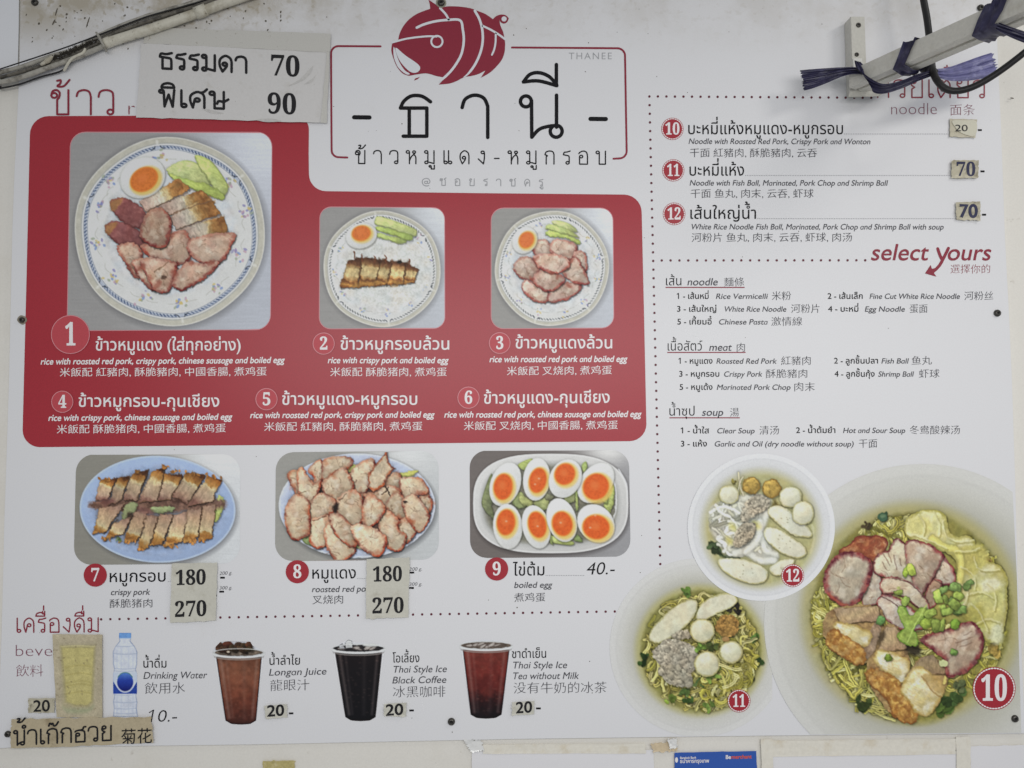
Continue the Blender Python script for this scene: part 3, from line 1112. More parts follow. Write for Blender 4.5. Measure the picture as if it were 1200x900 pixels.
def photo1():
    q = [(83, 155.2), (318.5, 155.4), (316.5, 386), (79, 387)]
    p = Pic(74, 150, 324, 392, 75, 150, 3.75, (150, 149, 147), 11)
    p.bw, p.nf = 1.25, 12
    steel_bg(p, (150, 149, 148), (176, 180, 188), (204, 208, 216), .95, .08, .28)
    plate(p, 465, 455, 420, 414, -98, ((66, 82, 112), (128, 146, 182)), [(155, 340), (140, 505), (205, 655), (345, 750), (515, 770), (670, 700), (770, 550), (790, 380), (720, 240), (420, 122), (205, 230)], 150)
    p.cuke([(450, 185), (500, 150), (560, 145), (640, 190), (660, 245), (600, 250), (520, 232)], (180, 196, 120))
    p.cuke([(575, 120), (640, 140), (690, 200), (722, 265), (690, 305), (650, 250), (600, 180)], (176, 192, 104))
    p.cuke([(455, 192), (540, 226), (640, 252), (705, 292), (690, 318), (600, 284), (500, 238)], (158, 182, 72))
    meat = [(0, (176, 148, 134)), (.25, (194, 176, 160)), (.48, (204, 194, 172)), (.6, (198, 176, 128)), (.72, (170, 126, 74)), (.86, (142, 94, 54)), (1, (160, 112, 64))]
    for qq in ([(326, 322), (500, 222), (556, 270), (362, 368)], [(410, 345), (600, 270), (662, 330), (458, 382)], [(462, 390), (630, 300), (690, 376), (492, 446)], [(502, 446), (700, 386), (720, 458), (552, 498)]):
        p.slab(qq, meat, lr=True, tex=.10, fiber=(.10, -.35 + 1.57))
        e = np.array(qq, float)
        for _ in range(14):                                # blistered rind
            u, w_ = .74 + .26 * p.rng.rand(), p.rng.rand()
            o = (e[0] * (1 - u) + e[1] * u) * (1 - w_) + (e[3] * (1 - u) + e[2] * u) * w_
            p.ell(o[0], o[1], 10, 6, p.rng.rand() * 180, np.array((176, 128, 76)) * (.7 + .5 * p.rng.rand()), soft=2.2, alpha=.6, rough=.7, rough_s=3)
    for a, b in (((362, 366), (545, 285)), ((458, 382), (648, 318)), ((492, 446), (690, 384))):
        p.line([a, b], 1.1, (120, 92, 72), alpha=.75, smooth=False)
    for pts in ([(205, 322), (250, 308), (330, 340), (372, 400), (350, 442), (290, 432), (225, 382)], [(180, 427), (230, 408), (310, 440), (362, 497), (312, 532), (240, 512), (190, 472)]):
        p.shape(pts, (142, 88, 86), tex=.05, tex_s=3, rim=(110, 58, 56), rimw=2.5, shadow=.5, rough=.5, shade=.12, rdir=(.3, .7), mix=(((168, 112, 108), .6, 6), ((116, 66, 66), .5, 5)))
        a = np.array(pts[0], float)
        p.shape([a + (2, 0), a + (42, -12), a + (52, 2), a + (22, 40), a + (4, 36)], (168, 124, 72), soft=3, alpha=.75, tex=.15)
    for pts in ([(240, 520), (320, 515), (345, 590), (322, 655), (268, 592)],
                [(345, 522), (400, 505), (470, 470), (520, 455), (552, 510), (542, 582), (480, 592), (400, 577)],
                [(370, 375), (430, 360), (467, 420), (442, 512), (392, 517), (338, 472), (345, 430)],
                [(302, 592), (345, 575), (400, 580), (430, 640), (400, 712), (340, 662)],
                [(340, 592), (420, 580), (492, 602), (470, 682), (456, 716), (400, 712), (372, 660)],
                [(555, 502), (640, 470), (738, 467), (736, 502), (690, 582), (620, 592), (560, 552)],
                [(488, 662), (540, 595), (620, 602), (672, 588), (640, 642), (530, 706), (483, 690)]):
        p.pork(pts, (194, 168, 146), (120, 44, 42), 5.4, rim2=(160, 72, 58), shadow=.65)
    for a, r_ in (((480, 640), 18), ((340, 612), 20), ((650, 592), 14), ((410, 690), 24), ((560, 590), 14), ((470, 470), 16)):
        p.ell(a[0], a[1], r_, r_ * .6, p.rng.rand() * 180, (150, 82, 66), soft=4, alpha=.7, rough=.8)
    p.line([(400, 635), (430, 610), (460, 590)], 1.2, (112, 84, 60), alpha=.7)
    p.ell(440, 655, 12, 10, 0, (74, 52, 40), soft=2, alpha=.8)
    p.organic(465, 440, 300, 300, 1.6, 6)
    p.egg(345, 218, 104, 88, -28, 352, 226, 66, 52, -32, (204, 120, 62))
    p.build('dish_photo', rquad(q, 17), L3, red, label='printed photo of the large rice plate with egg, sausage and pork')
    return q


def photo2():
    q = [(375.2, 242.8), (520.6, 243.8), (521, 384.5), (374.5, 385)]
    p = Pic(370, 238, 526, 390, 370, 235, 5.625, (150, 149, 147), 12)
    p.bw, p.nf = .95, 6
    steel_bg(p, (150, 149, 147), (182, 186, 192), (208, 212, 216), .97, .05, .25)
    plate(p, 437, 450, 388, 382, -97, ((60, 66, 70), (176, 180, 186)), [(160, 330), (130, 470), (185, 615), (310, 720), (465, 742), (620, 680), (715, 555), (735, 390), (675, 260)], 110)
    p.shape(circ(455, 470, 300, 30, 240), (206, 207, 202), smooth=False, soft=6, rough=2, tex=.07, tex_s=2)
    for _ in range(420):
        t, r_ = p.rng.rand() * 6.28, math.sqrt(p.rng.rand())
        x, y, a = 455 + 280 * r_ * math.cos(t), 470 + 225 * r_ * math.sin(t), p.rng.rand() * 6.28
        j = [(216, 217, 212), (186, 187, 176), (206, 205, 196)][p.rng.randint(3)]
        p.line([(x, y), (x + 14 * math.cos(a), y + 14 * math.sin(a))], .8, j, smooth=False, alpha=.6)
    p.cuke([(390, 130), (430, 105), (640, 180), (666, 215), (640, 237), (500, 190), (400, 162)], (182, 196, 120))
    p.cuke([(405, 172), (560, 205), (640, 240), (612, 267), (500, 225), (410, 202)], (150, 176, 70))
    p.cuke([(405, 214), (560, 250), (602, 270), (560, 287), (480, 262), (408, 242)], (160, 182, 86))
    tp = [(212, 398), (306, 374), (430, 388), (506, 402), (592, 410), (676, 448)]
    bt = [(156, 578), (276, 574), (386, 562), (468, 558), (578, 552), (652, 542)]
    for k in range(5):
        p.slab([tp[k], tp[k + 1], bt[k + 1], bt[k]], [(0, (78, 50, 36)), (.10, (108, 70, 48)), (.24, (150, 112, 72)), (.36, (196, 172, 122)), (.6, (204, 184, 134)), (.70, (166, 118, 68)), (.80, (118, 76, 46)), (.90, (188, 138, 72)), (1, (146, 96, 50))], tex=.16, tex_s=3.5, rough=1.2, rim=(92, 58, 36), rimw=1.4)
    for k in range(1, 5):
        a, b = tp[k], bt[k]
        p.line([a, ((a[0] + b[0]) / 2 + 4, (a[1] + b[1]) / 2), b], 1.0, (66, 44, 28), alpha=.7)
    for _ in range(40):                                    # charred rind along the top, golden blisters along the foot
        t = p.rng.rand() * 4.999
        k, u = int(t), t - int(t)
        q_ = np.array(tp[k]) * (1 - u) + np.array(tp[k + 1]) * u
        p.ell(q_[0] + p.rng.randn() * 5, q_[1] + 8 + p.rng.randn() * 9, 13, 7, p.rng.rand() * 180, np.array((96, 62, 42)) * (.6 + .7 * p.rng.rand()), soft=2, alpha=.6, rough=.8, rough_s=3)
        q_ = np.array(bt[k]) * (1 - u) + np.array(bt[k + 1]) * u
        p.ell(q_[0] + p.rng.randn() * 5, q_[1] - 14 + p.rng.randn() * 8, 14, 6, p.rng.rand() * 180, np.array((192, 140, 74)) * (.7 + .4 * p.rng.rand()), soft=2, alpha=.55, rough=.8, rough_s=3)
    for x, y in ((255, 350), (305, 372), (390, 380), (460, 378), (615, 400)):
        p.line([(x, y + 30), (x + 3, y), (x - 3, y - 12)], 1.6, (112, 66, 42))
    p.ell(553, 404, 16, 12, 0, (40, 34, 30))
    p.organic(440, 460, 330, 300, 1.2, 5, .09)
    p.egg(300, 232, 106, 84, -16, 300, 216, 64, 52, -10, (204, 118, 66))
    p.build('dish_photo', rquad(q, 13), L3, red, label='printed photo of the plate with sliced crispy pork on rice')
    return q


def photo3():
    q = [(576, 244.2), (717.8, 244.2), (719, 384), (576, 384.8)]
    p = Pic(570, 238, 724, 390, 570, 235, 5.625, (150, 149, 147), 13)
    p.bw, p.nf = .95, 7
    steel_bg(p, (150, 149, 146), (184, 188, 194), (212, 216, 220), .97, .1, .3)
    plate(p, 432, 447, 376, 380, -72, ((66, 72, 76), (170, 176, 182)), [(150, 360), (140, 505), (225, 665), (345, 725), (520, 725), (640, 665), (730, 520), (725, 375), (660, 245), (350, 160)], 110)
    p.cuke([(430, 140), (480, 132), (560, 160), (600, 205), (560, 205), (470, 172)], (186, 200, 126))
    p.cuke([(385, 180), (440, 155), (540, 190), (610, 240), (560, 235), (440, 205)], (172, 190, 104))
    p.cuke([(382, 215), (420, 200), (540, 230), (615, 262), (605, 290), (520, 250), (420, 240)], (160, 184, 80))
    for pts in ([(308, 285), (380, 256), (422, 300), (428, 345), (350, 372), (315, 345)], [(425, 290), (480, 260), (588, 292), (582, 352), (540, 388), (440, 352)], [(578, 352), (640, 340), (662, 400), (652, 472), (600, 405)],
                [(188, 425), (240, 374), (300, 388), (342, 450), (312, 512), (240, 514), (195, 472)], [(240, 560), (270, 533), (350, 570), (402, 600), (396, 664), (330, 664), (258, 612)],
                [(440, 590), (520, 545), (614, 555), (602, 602), (520, 652), (418, 664)], [(508, 482), (580, 383), (628, 430), (670, 530), (650, 550), (580, 532)],
                [(330, 490), (390, 458), (502, 508), (492, 552), (410, 597), (340, 562), (312, 532)], [(323, 368), (420, 353), (500, 368), (544, 410), (522, 452), (450, 474), (370, 452), (330, 412)]):
        p.pork(pts, (196, 176, 160), (136, 52, 50), 3.8, rim2=(168, 80, 68), shadow=.6)
    for a in ((330, 380), (430, 478), (545, 560), (470, 500), (300, 520), (560, 400)):
        p.ell(a[0], a[1], 22, 9, p.rng.rand() * 180, (146, 74, 60), soft=3, alpha=.7, rough=.8)
    p.organic(430, 440, 320, 300, 1.3, 5)
    p.egg(252, 262, 94, 80, -55, 264, 260, 58, 50, -60, (212, 120, 72))
    p.build('dish_photo', rquad(q, 14), L3, red, label='printed photo of the plate with red roasted pork on rice')
    return q


frame = Flat(L2)
for q, r_ in ((photo1(), 18), (photo2(), 14), (photo3(), 15)):
    g = np.array(q)
    g = g + np.array([(-1, -1), (1, -1), (1, 1), (-1, 1)]) * .9
    frame.poly(rquad(g, r_), M_rose)
frame.build('photo_border', red)


def photo7():
    q = [(89.3, 532.5), (281.5, 532.2), (281, 660.5), (86.3, 662)]
    p = Pic(84, 528, 286, 666, 80, 525, 5.714, (140, 138, 130), 14)
    steel_bg(p, (138, 136, 128), (200, 203, 205), (214, 216, 217), .85, .02, .25)
    p.shape(circ(612, 425, 520, 60, 358, math.radians(2)), (70, 72, 78), smooth=False, soft=9, alpha=.6)
    p.shape(circ(598, 410, 522, 72, 358, math.radians(2)), (158, 176, 206), smooth=False, rim=(182, 196, 220), rimw=3, rimn=.2, shade=.05, tex=.02)
    p.shape(circ(600, 412, 440, 60, 282, math.radians(2)), (146, 164, 196), smooth=False, soft=12)
    p.shape(circ(600, 415, 400, 60, 240, math.radians(2)), (112, 110, 112), smooth=False, soft=12, alpha=.8)
    p.cuke([(965, 470), (985, 360), (1010, 320), (1042, 340), (1040, 400), (1000, 490)], (172, 190, 88))
    p.shape([(200, 350), (980, 340), (960, 420), (250, 420)], (122, 92, 78), tex=.35, tex_s=4, rough=2, soft=4)
    p.cuke([(360, 440), (400, 370), (470, 375), (440, 430), (370, 480)], (112, 122, 78))
    p.cuke([(550, 400), (600, 388), (705, 395), (690, 425), (570, 432)], (130, 146, 92))
    up = [(0, (84, 52, 32)), (.1, (150, 98, 50)), (.26, (180, 134, 74)), (.36, (206, 190, 146)), (.48, (192, 168, 136)), (.8, (176, 146, 122)), (1, (138, 100, 88))]
    for qq in ([(215, 212), (330, 203), (262, 345), (176, 350)], [(332, 203), (420, 186), (352, 352), (258, 385)], [(422, 183), (545, 138), (465, 352), (362, 348)], [(556, 160), (650, 123), (602, 350), (470, 366)],
               [(640, 168), (772, 180), (692, 345), (598, 348)], [(790, 165), (918, 182), (802, 380), (698, 325)], [(930, 188), (1032, 215), (962, 358), (792, 392)]):
        p.slab(qq, up, rimw=1.4)
    lo = [(0, (160, 128, 110)), (.3, (182, 152, 124)), (.55, (192, 168, 132)), (.72, (204, 186, 142)), (.84, (176, 128, 68)), (.95, (150, 100, 50)), (1, (190, 140, 76))]
    for qq in ([(212, 398), (382, 372), (250, 560), (160, 580)], [(300, 505), (430, 448), (372, 575), (232, 625)], [(440, 425), (532, 420), (475, 612), (368, 640)], [(522, 455), (605, 450), (542, 668), (462, 690)],
               [(612, 435), (705, 440), (632, 645), (548, 655)], [(702, 448), (802, 428), (768, 628), (642, 668)], [(800, 418), (898, 400), (868, 605), (770, 640)], [(898, 388), (992, 378), (962, 605), (868, 630)]):
        p.slab(qq, lo, rimw=1.4)
    for a, b in (((330, 205), (262, 340)), ((545, 145), (465, 335)), ((650, 130), (602, 340)), ((770, 185), (692, 330)), ((915, 190), (800, 372)), ((430, 455), (372, 570)), ((480, 600), (450, 650)), ((605, 470), (545, 640)), ((705, 450), (635, 650)), ((895, 400), (868, 600)), ((330, 480), (235, 575))):
        p.line([a, b], 1.2, (58, 42, 32), alpha=.7)
    for x, y, w in ((640, 128, 30), (720, 155, 50), (850, 170, 60), (980, 195, 48), (470, 160, 50), (270, 212, 50), (410, 630, 40), (500, 680, 34), (700, 660, 50), (910, 620, 45), (240, 610, 40), (820, 625, 40)):
        for _ in range(5):
            p.ell(x + p.rng.randn() * w * .5, y + p.rng.randn() * 5, 12, 7, p.rng.rand() * 180, np.array((178, 122, 62)) * (.7 + .5 * p.rng.rand()), rough=.5, shadow=.2, shw=.8)
    p.ell(255, 355, 42, 28, 0, (120, 78, 72), soft=6, alpha=.7, rough=1)
    p.ell(520, 425, 60, 22, 20, (128, 84, 78), soft=5, alpha=.6, rough=1)
    p.ell(735, 360, 50, 14, 10, (76, 52, 44), soft=4, alpha=.8, rough=1)
    p.ell(412, 452, 26, 20, 0, (62, 48, 40), soft=4, alpha=.8, rough=1)
    p.leaf(340, 612, 22, (110, 130, 84), 3)
    p.organic(600, 415, 480, 310, 1.7, 5.5, .10)
    p.build('dish_photo', rquad(q, 21), L1, board, label='printed photo of sliced crispy pork on a blue oval plate')


def photo8():
    q = [(323.3, 530), (514, 528), (514.3, 656), (322.2, 657.6)]
    p = Pic(318, 524, 520, 662, 315, 520, 5.714, (150, 150, 145), 15)
    steel_bg(p, (152, 151, 146), (184, 187, 188), (206, 208, 208), .8, .02, .22)
    p.shape(circ(604, 432, 520, 60, 352), (58, 60, 64), smooth=False, soft=9, alpha=.65)
    p.shape(circ(590, 415, 524, 72, 350), (182, 190, 208), smooth=False, rim=(204, 209, 220), rimw=3, rimn=.2, shade=.05)
    p.shape(circ(590, 415, 470, 60, 300), (160, 172, 198), smooth=False, soft=10, alpha=.7)
    p.shape(circ(600, 420, 420, 60, 260), (88, 58, 46), smooth=False, soft=14, alpha=.9)
    p.cuke([(520, 170), (555, 135), (590, 150), (560, 190)], (178, 180, 84))
    p.cuke([(870, 200), (930, 185), (1002, 180), (950, 218), (890, 222)], (186, 186, 78))
    p.cuke([(225, 640), (250, 615), (390, 680), (330, 690), (250, 675)], (98, 122, 66))
    p.cuke([(580, 670), (640, 690), (620, 705), (575, 690)], (120, 140, 78))
    sl = [[(128, 205), (200, 183), (216, 250), (196, 352), (160, 290)], [(265, 182), (340, 113), (366, 170), (362, 250), (300, 372), (280, 330), (305, 230)], [(193, 202), (223, 163), (252, 205), (300, 262), (345, 242), (330, 312), (275, 407), (213, 352), (195, 272)],
          [(370, 122), (450, 88), (547, 100), (532, 162), (450, 192), (373, 237)], [(800, 222), (870, 200), (892, 292), (860, 322), (780, 282)], [(550, 202), (620, 130), (692, 108), (707, 152), (672, 212), (662, 302), (600, 337), (560, 282)],
          [(590, 340), (650, 338), (645, 385), (600, 380)], [(368, 257), (430, 210), (492, 168), (537, 220), (557, 302), (470, 383), (400, 362), (368, 312)], [(1018, 352), (1062, 330), (1092, 392), (1072, 462), (1020, 422)], [(888, 240), (990, 228), (1052, 282), (1057, 332), (990, 342), (920, 393), (885, 312)],
          [(640, 342), (720, 322), (800, 280), (872, 312), (832, 382), (760, 412), (680, 402)], [(788, 402), (870, 328), (932, 482), (860, 493), (800, 452)], [(868, 542), (920, 500), (992, 572), (940, 652), (900, 642)],
          [(898, 402), (960, 343), (1012, 382), (1072, 482), (1012, 578), (950, 532)], [(263, 442), (340, 338), (432, 380), (442, 432), (380, 492), (273, 522)], [(268, 532), (390, 490), (412, 562), (382, 672), (298, 682)], [(113, 472), (170, 358), (250, 380), (272, 452), (267, 592), (190, 633), (140, 602)],
          [(473, 372), (540, 318), (602, 340), (637, 432), (612, 533), (540, 537), (463, 462)], [(738, 502), (800, 458), (872, 522), (862, 572), (918, 612), (880, 703), (800, 692), (758, 612)], [(638, 402), (680, 348), (772, 422), (742, 502), (660, 563), (628, 512)],
          [(383, 562), (440, 540), (573, 692), (500, 778), (450, 773), (388, 682)], [(413, 492), (470, 478), (562, 560), (582, 672), (530, 673), (440, 592)], [(558, 562), (640, 550), (773, 622), (742, 743), (660, 722), (588, 652)]]
    for pts in sl:
        p.pork(pts, (200, 182, 154), (112, 40, 32), 4.2, rim2=(178, 74, 46), shadow=.65)
        c = np.array(pts, float)
        for _ in range(2):
            e = c[p.rng.randint(len(c))] * .86 + c.mean(0) * .14
            p.ell(e[0], e[1], 26, 10, p.rng.rand() * 180, (176, 96, 62), soft=4, alpha=.45, rough=.8)
        e = c.mean(0)
    p.shape([(665, 222), (720, 132), (772, 75), (782, 52), (794, 55), (797, 115), (846, 162), (795, 215), (772, 272), (702, 322), (665, 292)], (188, 168, 140), smooth=False, rough=.8, tex=.1, rim=(112, 50, 38), rimw=3.2, shadow=.5, fiber=(.07, 1.9), rim2=(172, 92, 56), mix=(((208, 192, 166), .6, 8),))
    p.line([(690, 300), (730, 305), (765, 270)], 2.2, (190, 92, 50), alpha=.7)
    p.line([(780, 285), (800, 320), (812, 350)], 1.3, (50, 34, 28))
    p.line([(755, 340), (790, 310), (800, 290)], 1.2, (60, 40, 32))
    for a, b in (((300, 515), (385, 488)), ((470, 382), (520, 335)), ((205, 335), (250, 318)), ((590, 245), (580, 262))):
        p.line([a, b], 1.0, (90, 64, 48), alpha=.8)
    p.ell(448, 430, 18, 36, 10, (44, 34, 30), soft=3)
    p.ell(915, 390, 14, 12, 0, (40, 30, 28), soft=2)
    p.organic(590, 420, 520, 345, 1.4, 5.5, .07)
    p.build('dish_photo', rquad(q, 21), L1, board, label='printed photo of red roasted pork slices heaped on an oval plate')


def superell(cx, cy, rx, ry, e, n=60):
    t = np.linspace(0, 2 * math.pi, n, endpoint=False)
    c, s_ = np.cos(t), np.sin(t)
    return np.stack([cx + rx * np.sign(c) * np.abs(c) ** e, cy + ry * np.sign(s_) * np.abs(s_) ** e], 1)


def photo9():
    q = [(550.3, 528), (737, 527.5), (739, 652.5), (551, 654)]
    p = Pic(546, 523, 744, 658, 545, 520, 6.0, (116, 110, 106), 16)
    steel_bg(p, (112, 106, 103), (146, 146, 148), (208, 208, 206), .84, .03, .14)
    p.shape(superell(606, 432, 548, 352, .72), (60, 56, 56), smooth=False, soft=8, alpha=.7)
    p.shape(superell(602, 420, 546, 350, .72), (196, 196, 194), smooth=False, rim=(212, 212, 210), rimw=3, rimn=.2, shade=.05)
    p.shape(superell(600, 425, 490, 300, .72), (172, 173, 170), smooth=False, soft=5)
    p.shape(superell(600, 428, 462, 272, .74), (120, 118, 104), smooth=False, soft=6, tex=.12, tex_s=4)
    p.line([(1040, 240), (1060, 330), (1062, 460), (1030, 560)], 1.6, (222, 224, 226), alpha=.7)
    p.line([(1080, 180), (1135, 280), (1140, 380)], 1.4, (226, 228, 230), alpha=.7)
    for pts, c in (([(370, 150), (440, 110), (475, 112), (420, 185)], (150, 166, 84)), ([(820, 150), (850, 125), (860, 170), (830, 200)], (146, 168, 90)), ([(975, 430), (1000, 370), (1045, 290), (1048, 400), (1020, 490)], (158, 176, 84)),
                   ([(120, 440), (135, 330), (185, 210), (200, 300), (190, 430), (210, 540)], (82, 92, 58)), ([(330, 400), (400, 340), (440, 420), (380, 460)], (116, 130, 72)), ([(380, 360), (480, 400), (460, 440), (400, 430)], (138, 148, 80)),
                   ([(480, 420), (560, 380), (590, 440), (540, 470)], (128, 138, 78)), ([(570, 340), (620, 370), (600, 400), (560, 380)], (96, 96, 70)), ([(770, 340), (790, 330), (800, 440), (780, 470)], (154, 174, 86)), ([(700, 370), (770, 340), (770, 400), (720, 420)], (118, 126, 74)),
                   ([(590, 640), (640, 650), (760, 690), (740, 715), (600, 690)], (150, 164, 84)), ([(770, 680), (800, 640), (825, 690)], (92, 118, 58)), ([(960, 400), (1000, 340), (1000, 420)], (118, 140, 62)), ([(600, 690), (610, 650), (620, 710)], (140, 160, 80))):
        p.cuke(pts, c)
    p.organic(600, 425, 470, 280, 1.6, 6, .16)
    for e in ((283, 285, 106, 160, 20, 268, 303, 70, 95, 6), (920, 275, 110, 160, 38, 920, 302, 92, 98, 40), (503, 250, 96, 152, 6, 512, 258, 64, 92, 12), (705, 245, 112, 142, 26, 702, 214, 74, 80, 30), (300, 582, 104, 160, -4, 288, 553, 68, 94, 4),
              (500, 585, 98, 156, -14, 508, 570, 66, 96, -14), (680, 537, 104, 158, -16, 684, 563, 74, 90, -14), (920, 560, 122, 145, -42, 922, 586, 98, 88, 12)):
        p.egg(*e, yolk=(206, 98, 48))
    for x, y in ((520, 245), (492, 285), (290, 545), (510, 580), (672, 555), (915, 505), (880, 590)):
        p.ell(x, y, 8, 6, 0, (232, 178, 150), soft=1.5, alpha=.7)
    p.build('dish_photo', rquad(q, 20), L1, board, label='printed photo of eight boiled egg halves in a white dish')


photo7()
photo8()
photo9()


# ------------------------------------------------------------------ printed bowls
def on_board(poly):
    poly = np.asarray(poly, float)
    for a, b in (((600, 865.2), (1200, 858.6)), ):
        a, b = np.array(a, float), np.array(b, float)
        e = b - a
        poly = clip_half(poly, a, np.array([-e[1], e[0]]))
    for a, b in (((1201, 860), (1191.6, 675)), ((1191.6, 675), (1185, 440))):
        a, b = np.array(a, float), np.array(b, float)
        e = b - a
        poly = clip_half(poly, a, np.array([-e[1], e[0]]))
    return poly


def bowl_base(p, cx, cy, r, icx, icy, ir, rimc, wallc, broth, warm, lip=.2):
    """white bowl seen from above: lip, sloping wall, broth"""
    def fn(X, Y, a):
        z = p.z
        x, y = (X - p.ox) * z, (Y - p.oy) * z
        R = np.hypot(x - cx, y - cy) / r
        t = np.hypot(x - icx, y - icy) / ir
        c = np.ones(X.shape + (3,)) * np.array(rimc, float)
        k = sst(1.0, .55, R)[..., None]
        c = c * (1 - k) + np.array(wallc, float) * k
        dark = (.93 + .1 * ((x - cx) / r * .3 + (y - cy) / r * .45))[..., None]
        c = c * (1 + (dark - 1) * sst(.9, .6, R)[..., None])
        k = sst(1.16, 1.0, t)[..., None]
        c = c * (1 - k) + np.array(warm, float) * k
        k = sst(1.02, .94, t)[..., None]
        c = c * (1 - k) + np.array(broth, float) * k
        c *= 1 + lip * (.07 * sst(.925, .945, R) * sst(1.01, .985, R) - .045 * np.exp(-((R - .925) / .012) ** 2))[..., None]
        return c
    p.field(fn)


def bowl11():
    p = Pic(712, 648, 926, 872, 710, 645, 4.09, (200, 200, 200), 21)
    bowl_base(p, 446, 466, 428, 455, 480, 290, (196, 196, 194), (182, 181, 166), (126, 124, 66), (170, 166, 118))
    p.clip = circ(*p.cv([(455, 484)])[0], 284 / 4.09, 40, 292 / 4.09)
    cols = [(200, 190, 106), (212, 203, 124), (184, 174, 84), (164, 158, 70), (218, 210, 142)]
    p.shape(circ(455, 482, 280, 40, 290), (140, 136, 74), smooth=False, soft=8, tex=.15, tex_s=5, rough=3, rough_s=8)
    p.noodles(230, 455, 485, 268, 278, cols, 1.35, 34, .42, None, .22)
    for x, y, c in ((380, 205, (96, 122, 58)), (710, 420, (88, 118, 56)), (725, 540, (62, 84, 46)), (690, 600, (40, 52, 34)), (620, 270, (50, 46, 38)), (500, 745, (108, 132, 62)), (310, 710, (120, 140, 60)), (400, 735, (60, 84, 42)), (380, 680, (96, 120, 62)), (178, 520, (56, 78, 40)), (600, 690, (100, 124, 60)), (440, 640, (104, 126, 70))):
        p.leaf(x, y, 26, c, 5)
    p.noodles(60, 560, 620, 130, 110, cols, 1.4, 26, .6, None)
    p.shape([(205, 415), (240, 350), (330, 270), (400, 235), (440, 250), (420, 320), (340, 400), (250, 445)], (206, 202, 174), tex=.04, tex_s=4, rim=(172, 166, 112), rimw=2.5, shadow=.4, soft=1.1)
    p.shape([(430, 325), (455, 260), (520, 215), (600, 205), (632, 240), (600, 275), (520, 310), (470, 335)], (208, 204, 178), tex=.04, tex_s=4, rim=(176, 170, 112), rimw=2.5, shadow=.4, soft=1.1)
    p.mince([(315, 410), (350, 385), (400, 390), (405, 415), (350, 430)], (182, 172, 148), 16, 14)
    p.mince([(225, 500), (250, 455), (300, 425), (380, 440), (440, 480), (430, 520), (420, 580), (350, 590), (270, 560)], (178, 170, 150), 80, 16)
    p.mince([(250, 560), (330, 550), (410, 600), (400, 655), (320, 645), (270, 610)], (172, 164, 142), 50, 16)
    p.leaf(455, 470, 26, (112, 142, 62), 6)
    p.leaf(520, 460, 28, (80, 92, 48), 5)
    p.leaf(520, 600, 34, (120, 146, 66), 7)
    p.mince([(525, 360), (550, 315), (600, 310), (635, 345), (625, 400), (570, 418), (535, 395)], (176, 136, 74), 50, 12)
    p.ell(575, 425, 18, 12, 0, (168, 132, 84), rough=.6, shadow=.3)
    p.noodles(22, 660, 520, 50, 80, cols, 1.4, 24, .5, None)
    for x, y, r in ((462, 385, 60), (485, 545, 63), (600, 488, 56)):
        p.ell(x, y, r, r * .98, 0, (206, 202, 170), shade=.13, rim=(168, 160, 104), rimw=3.0, rimn=.4, shadow=.5, shw=2, tex=.04)
        p.ell(x - r * .25, y - r * .3, r * .4, r * .35, 0, (220, 217, 196), soft=7, alpha=.7)
    p.noodles(8, 665, 560, 30, 40, cols, 1.4, 20, .5, None)
    p.organic(455, 482, 292, 300, .7, 5, .08)
    poly = clip_half(on_board(circ(446 / 4.09 + 710, 466 / 4.09 + 645, 428 / 4.09, 120)), np.array([905., 700.]), np.array([1., 0.]))
    p.build('noodle_bowl_picture', poly, L1, board, shear=-.012, label='printed cut-out photo of dry egg noodles with fish balls')


